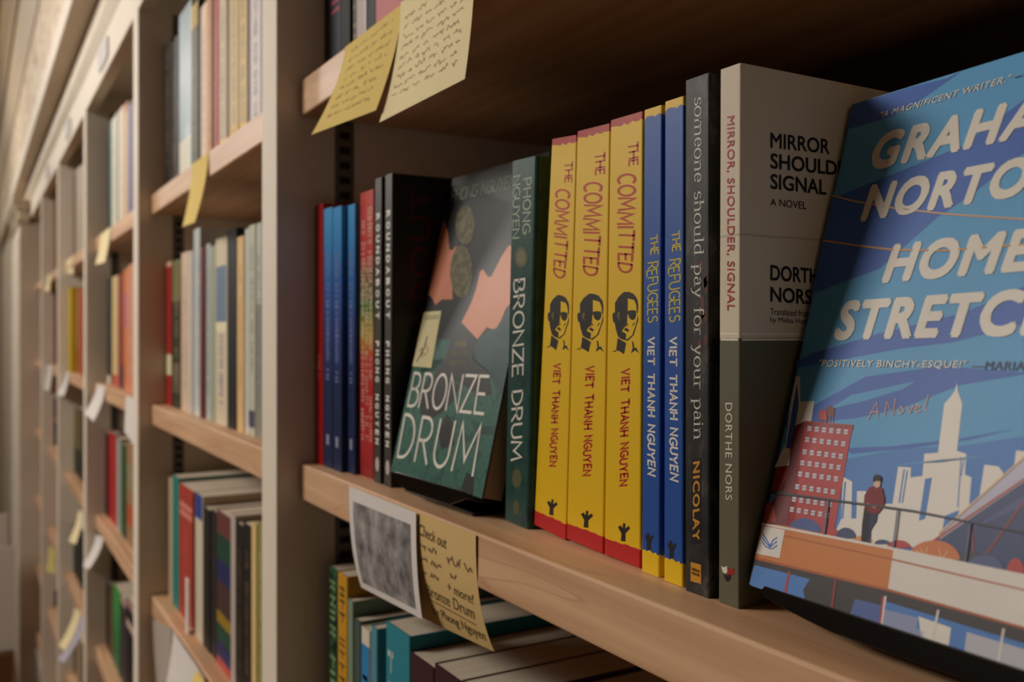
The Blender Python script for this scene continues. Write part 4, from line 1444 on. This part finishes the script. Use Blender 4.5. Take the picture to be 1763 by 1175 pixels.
for st in ([(440, 250), (470, 190), (474, 240)], [(446, 228), (478, 222)], [(498, 240), (505, 188), (528, 236), (536, 178)], [(556, 205), (546, 222), (554, 232), (566, 220), (556, 205)], [(578, 205), (588, 228), (600, 200)], [(604, 216), (622, 206), (614, 198), (604, 212), (610, 226), (626, 220)], [(652, 166), (638, 215), (646, 220)]):
    Ph.line(mb, zb_(st), 1.7, nv, 5, cl)
mb.build('cover', oh)
face_pages(oh, Wh, Hh, Th, PAGES_SHADED)
stand('black book stand under the big blue novel', Mh, .0120, Wh - .004, Th, .0060, -.240, -.140, .272, .036)

# dark book standing at the back of the shelf
xa = on_y(1368, 200, .46).x
tz = on_y(1368, 78, .46).z
o, mw = book_root('tall dark brown book at the back of the shelf behind the blue novel', GM, xa, .460, ZM, 0, 0, 0)
mb = MB(); hb = min(tz - ZM, .27)
mb.box(0, .17, 0, .004, 0, hb, paper('2e211c', .5)); mb.box(0, .17, .022, .026, 0, hb, paper('2e211c', .5)); mb.box(0, .004, .004, .022, 0, hb, paper('2e211c', .5))
PB = Plane(mw, (0, 0, 0), (1, 0, 0), (0, 0, 1), (0, -1, 0))
PB.quad_text(mb, text2d('NGUYEN', .01), [(1588, 148), (1660, 130), (1660, 115), (1588, 134)], paper('4a3a30'))
mb.build('cover', o)
mb = MB(); mb.box(.0045, .167, .0045, .0215, .002, hb - .003, PAGES); mb.build('page_block', o)


# ------------------------------------------------------------------ papers hanging from the shelf edges
def hang(name, label, cat, group, c, m, level, p=1.6, off=.0005, write=None, lim=(-.075, .02)):
    """c: pixel corners TL, TR, BL, BR; the upper edge lies on the shelf's front edge"""
    Y = YS - off
    tl, tr = on_y(*c[0], Y), on_y(*c[1], Y)
    zt_ = SZ[level] - .0008
    tl.z = min(tl.z, zt_); tr.z = min(tr.z, zt_)
    lo, hi = next(bay_x(k) for k in range(1, 7) if bay_x(k)[1] + .05 > (tl.x + tr.x) / 2 > bay_x(k)[0] - .05)
    tl.x, tr.x = max(tl.x, lo + .004), min(tr.x, hi - .004)
    bl, br = on_x(*c[2], tl.x), on_x(*c[3], tr.x)
    for b, q in ((bl, c[2]), (br, c[3])):
        y = min(max(b.y, YS + lim[0]), YS + lim[1])
        if abs(y - b.y) > 1e-6:
            n = on_y(*q, y); b.x, b.y, b.z = n.x, n.y, n.z

    def at(a, b):
        """a across, b down"""
        t = tl.lerp(tr, a); q = bl.lerp(br, a)
        w = b ** p
        return Vector((t.x + (q.x - t.x) * b, t.y + (q.y - t.y) * w, t.z + (q.z - t.z) * b))
    N, K = 8, 12
    mb = MB()
    vv = [at(i / N, j / K) for j in range(K + 1) for i in range(N + 1)]
    ff = [(j * (N + 1) + i, j * (N + 1) + i + 1, (j + 1) * (N + 1) + i + 1, (j + 1) * (N + 1) + i) for j in range(K) for i in range(N)]
    # a sheet with real thickness
    nb = Vector((-.25, 1, 0)).normalized() * .00022
    n = len(vv)
    ring = [i for i in range(N + 1)] + [(j + 1) * (N + 1) + N for j in range(K)] + [K * (N + 1) + i for i in range(N - 1, -1, -1)] + [j * (N + 1) for j in range(K - 1, 0, -1)]
    allf = ff + [tuple(x + n for x in reversed(f)) for f in ff] + [(ring[k], ring[(k + 1) % len(ring)], ring[(k + 1) % len(ring)] + n, ring[k] + n) for k in range(len(ring))]
    mb.mesh(vv + [v + nb for v in vv], allf, m)

    def on(a, b):
        return at(a, b) + Vector((.25, -1, 0)).normalized() * .00018
    if write: write(mb, on)
    o = mb.build(name, None, recalc=False)
    # origin at the top edge
    mid = tl.lerp(tr, .5)
    o.data.transform(Matrix.Translation(-mid)); o.location = mid
    return tag(o, label, cat, group)


NG = 'paper notes hanging from the shelf edges'
YN1, YN2, YN3 = paper('dfc26c', .8, .04, 30), paper('efdcaa', .8, .04, 30), paper('d2b072', .8, .04, 30)
WP = paper('ddd4cc', .7, .03, 30)
PENC = paper('ac9356', .8)
PENC2 = paper('b49d76', .8)


def scribble(mb, on, a0, a1, b0, hgt, m, seed, w=.006, slope=0):
    """illegible handwriting: a wandering pen line in words"""
    r = random.Random(seed)
    a = a0
    while a < a1:
        wl = r.uniform(.05, .16)
        pts = []
        x = a
        while x < min(a + wl, a1):
            pts.append((x, b0 + slope * (x - a0) + r.uniform(-hgt, hgt) * (2.0 if r.random() < .18 else 1)))
            x += r.uniform(.008, .016)
        if len(pts) > 2:
            vv, ff = [], []
            ribbon(pts, lambda t: w, vv, ff)
            mb.mesh([on(min(max(x, .02), .98), min(max(y, .01), .99)) for x, y in vv], ff, m)
        a += wl + r.uniform(.03, .06)


def script(mb, on, s, a0, a1, b0, b1, m, slope=0):
    vv, ff, _ = text2d(s, -.006, .25)
    mb.mesh([on(a0 + (a1 - a0) * x, b1 + (b0 - b1) * y + slope * x) for x, y in vv], ff, m)


def w_must(mb, on):
    for k in range(8): scribble(mb, on, .14, .88, .1 + k * .105, .018, PENC, k, .007)


def w_pale(mb, on):
    for k in range(9): scribble(mb, on, .08, .9, .16 + k * .082, .017, PENC2, 20 + k, .0065)


PEN_ = paper('7a633c', .8)


def w_bronze(mb, on):
    script(mb, on, 'Check out', .30, .66, .09, .19, PEN_, .03)
    scribble(mb, on, .30, .60, .28, .026, PEN_, 51, .012); scribble(mb, on, .66, .95, .31, .026, PEN_, 52, .014)
    scribble(mb, on, .28, .60, .40, .024, PEN_, 53, .012); scribble(mb, on, .68, .76, .43, .02, PEN_, 54, .012)
    scribble(mb, on, .30, .58, .51, .024, PEN_, 55, .012)
    script(mb, on, '+ more!', .62, .93, .50, .59, PEN_, .02)
    script(mb, on, 'Bronze Drum', .30, .90, .61, .72, PEN_, .03)
    vv, ff = [], []
    ribbon([(.30, .75), (.6, .775), (.88, .80)], lambda t: .013, vv, ff)
    mb.mesh([on(*p) for p in vv], ff, PEN_)
    script(mb, on, 'by Phong Nguyen', .30, .96, .80, .92, PEN_, .03)


def w_white(mb, on):
    n = 14
    G = blotch('printed_picture', [(.3, '4a4644'), (.5, '8a8480'), (.7, 'b4ada8')], 60, .6, 4)
    gv = [on(.07 + .86 * i / n, .13 + .80 * j / n) for j in range(n + 1) for i in range(n + 1)]
    mb.mesh(gv, [(j * (n + 1) + i, j * (n + 1) + i + 1, (j + 1) * (n + 1) + i + 1, (j + 1) * (n + 1) + i) for j in range(n) for i in range(n)], G)


hang('paper_note', 'mustard yellow handwritten note hanging from the front bay\'s highest shelf', 'note', NG, [(594, 79), (693, 3), (536, 232), (647, 190)], YN1, 'upper', 1.5, .0006, w_must)
hang('paper_note', 'pale cream handwritten note overlapping the mustard yellow one', 'note', NG, [(690, 3), (818, -88), (653, 211), (800, 136)], YN2, 'upper', 1.8, .0022, w_pale)
hang('paper_sheet', 'white sheet with a grey printed square, taped below the charcoal books', 'paper', NG, [(601, 836), (716, 871), (622, 1012), (727, 1067)], WP, 'middle', 2.6, .0032, w_white)
hang('paper_note', 'tan note with pen handwriting under the two-faces book', 'note', NG, [(686, 858), (819, 918), (722, 1062), (851, 1123)], YN3, 'middle', 2.6, .0012, w_bronze)
hang('paper_note', 'mustard note hanging from the second bay\'s highest shelf', 'note', NG, [(331, 267), (359, 249), (314, 391), (335, 383)], YN1, 'upper')
hang('paper_note', 'pale curled sheet at the post end of the second bay\'s third shelf', 'note', NG, [(263, 1067), (296, 1083), (270, 1185), (286, 1200)], paper('a89a8c', .8), 'lower', 1.4, .001)
hang('paper_note', 'white sheet hanging from the second bay\'s third shelf', 'note', NG, [(298, 1083), (352, 1112), (284, 1190), (352, 1220)], WP, 'lower', 1.4, .0035)
hang('paper_note', 'yellow note in front of the white sheet, second bay\'s third shelf', 'note', NG, [(338, 1106), (374, 1128), (314, 1205), (366, 1240)], YN1, 'lower', 1.2, .006)
hang('paper_note', 'cream note hanging from the third bay\'s highest shelf', 'note', NG, [(173, 384), (190, 373), (164, 456), (180, 452)], YN2, 'upper')
hang('paper_note', 'white note by the post on the third bay\'s eye-level shelf', 'note', NG, [(167, 656), (181, 661), (146, 712), (161, 726)], WP, 'middle')
hang('paper_note', 'bright white curled note, near end of the third bay\'s eye-level shelf', 'note', NG, [(217, 674), (232, 680), (214, 744), (231, 766)], WP, 'middle', 1.0, .003)
hang('paper_note', 'greyish white note on the third bay\'s third shelf', 'note', NG, [(160, 914), (178, 926), (142, 974), (153, 981)], WP, 'lower')
hang('paper_note', 'cream note on the fourth bay\'s highest shelf', 'note', NG, [(113, 428), (125, 424), (114, 470), (127, 473)], YN2, 'upper')
hang('paper_note', 'white note on the fourth bay\'s eye-level shelf', 'note', NG, [(111, 632), (119, 634), (97, 680), (110, 683)], WP, 'middle')
hang('paper_note', 'yellow note on the fourth bay\'s third shelf', 'note', NG, [(135, 878), (143, 884), (118, 932), (130, 938)], YN2, 'lower')
hang('paper_note', 'cream note on the fourth bay\'s fourth shelf', 'note', NG, [(128, 1046), (139, 1054), (101, 1112), (112, 1122)], YN2, 'bottom')
hang('paper_note', 'lilac white note beside the cream one, fourth bay\'s fourth shelf', 'note', NG, [(136, 1054), (146, 1064), (100, 1136), (110, 1142)], paper('b4aebc', .7), 'bottom')
hang('paper_note', 'cream note on the fifth bay\'s highest shelf', 'note', NG, [(80, 458), (87, 454), (77, 500), (85, 503)], YN2, 'upper')
hang('paper_note', 'white note on the fifth bay\'s eye-level shelf', 'note', NG, [(82, 622), (90, 626), (76, 670), (85, 674)], WP, 'middle')
hang('paper_note', 'white and straw note on the fifth bay\'s fourth shelf', 'note', NG, [(84, 940), (95, 948), (79, 984), (96, 990)], paper('d8c878', .7), 'bottom')

# white card standing against the red book in the second bay
xc = on_y(320, 1040, .243).x
mb = MB(); mb.box(xc, xc + .018, .2425, .2440, SZ['lower'] + .0003, on_y(325, 1000, .243).z, paper('d8d0c6', .6))
tag(mb.build('bookmark_card'), 'narrow white card standing before the broad red book', 'card')

# notice boards by the pilaster at the far end
yb1, yb2 = on_x(25, 1000, -3.95).y, on_x(13, 900, -3.99).y
zc0 = on_x(20, 1120, -3.95).z
mb = MB(); mb.box(-4.25, -3.90, yb1 - .5, yb1 - .005, 0.0002, zc0, paper('6a4424', .6, .15, 10)); tag(mb.build('crate', None, .004), 'brown wooden crate on the floor before the pilaster', 'crate')
mb = MB(); mb.box(-3.958, -3.95, yb1 - .4, yb1, zc0 + .0003, on_x(25, 941, -3.95).z, WP); tag(mb.build('notice_board', None, .001), 'low white board standing on the brown crate', 'board')
mb = MB(); mb.box(-4.002, -3.992, yb2 - .4, yb2, zc0 + .0003, on_x(13, 886, -3.99).z, WP); tag(mb.build('notice_board', None, .001), 'taller white board behind the low one on the crate', 'board')
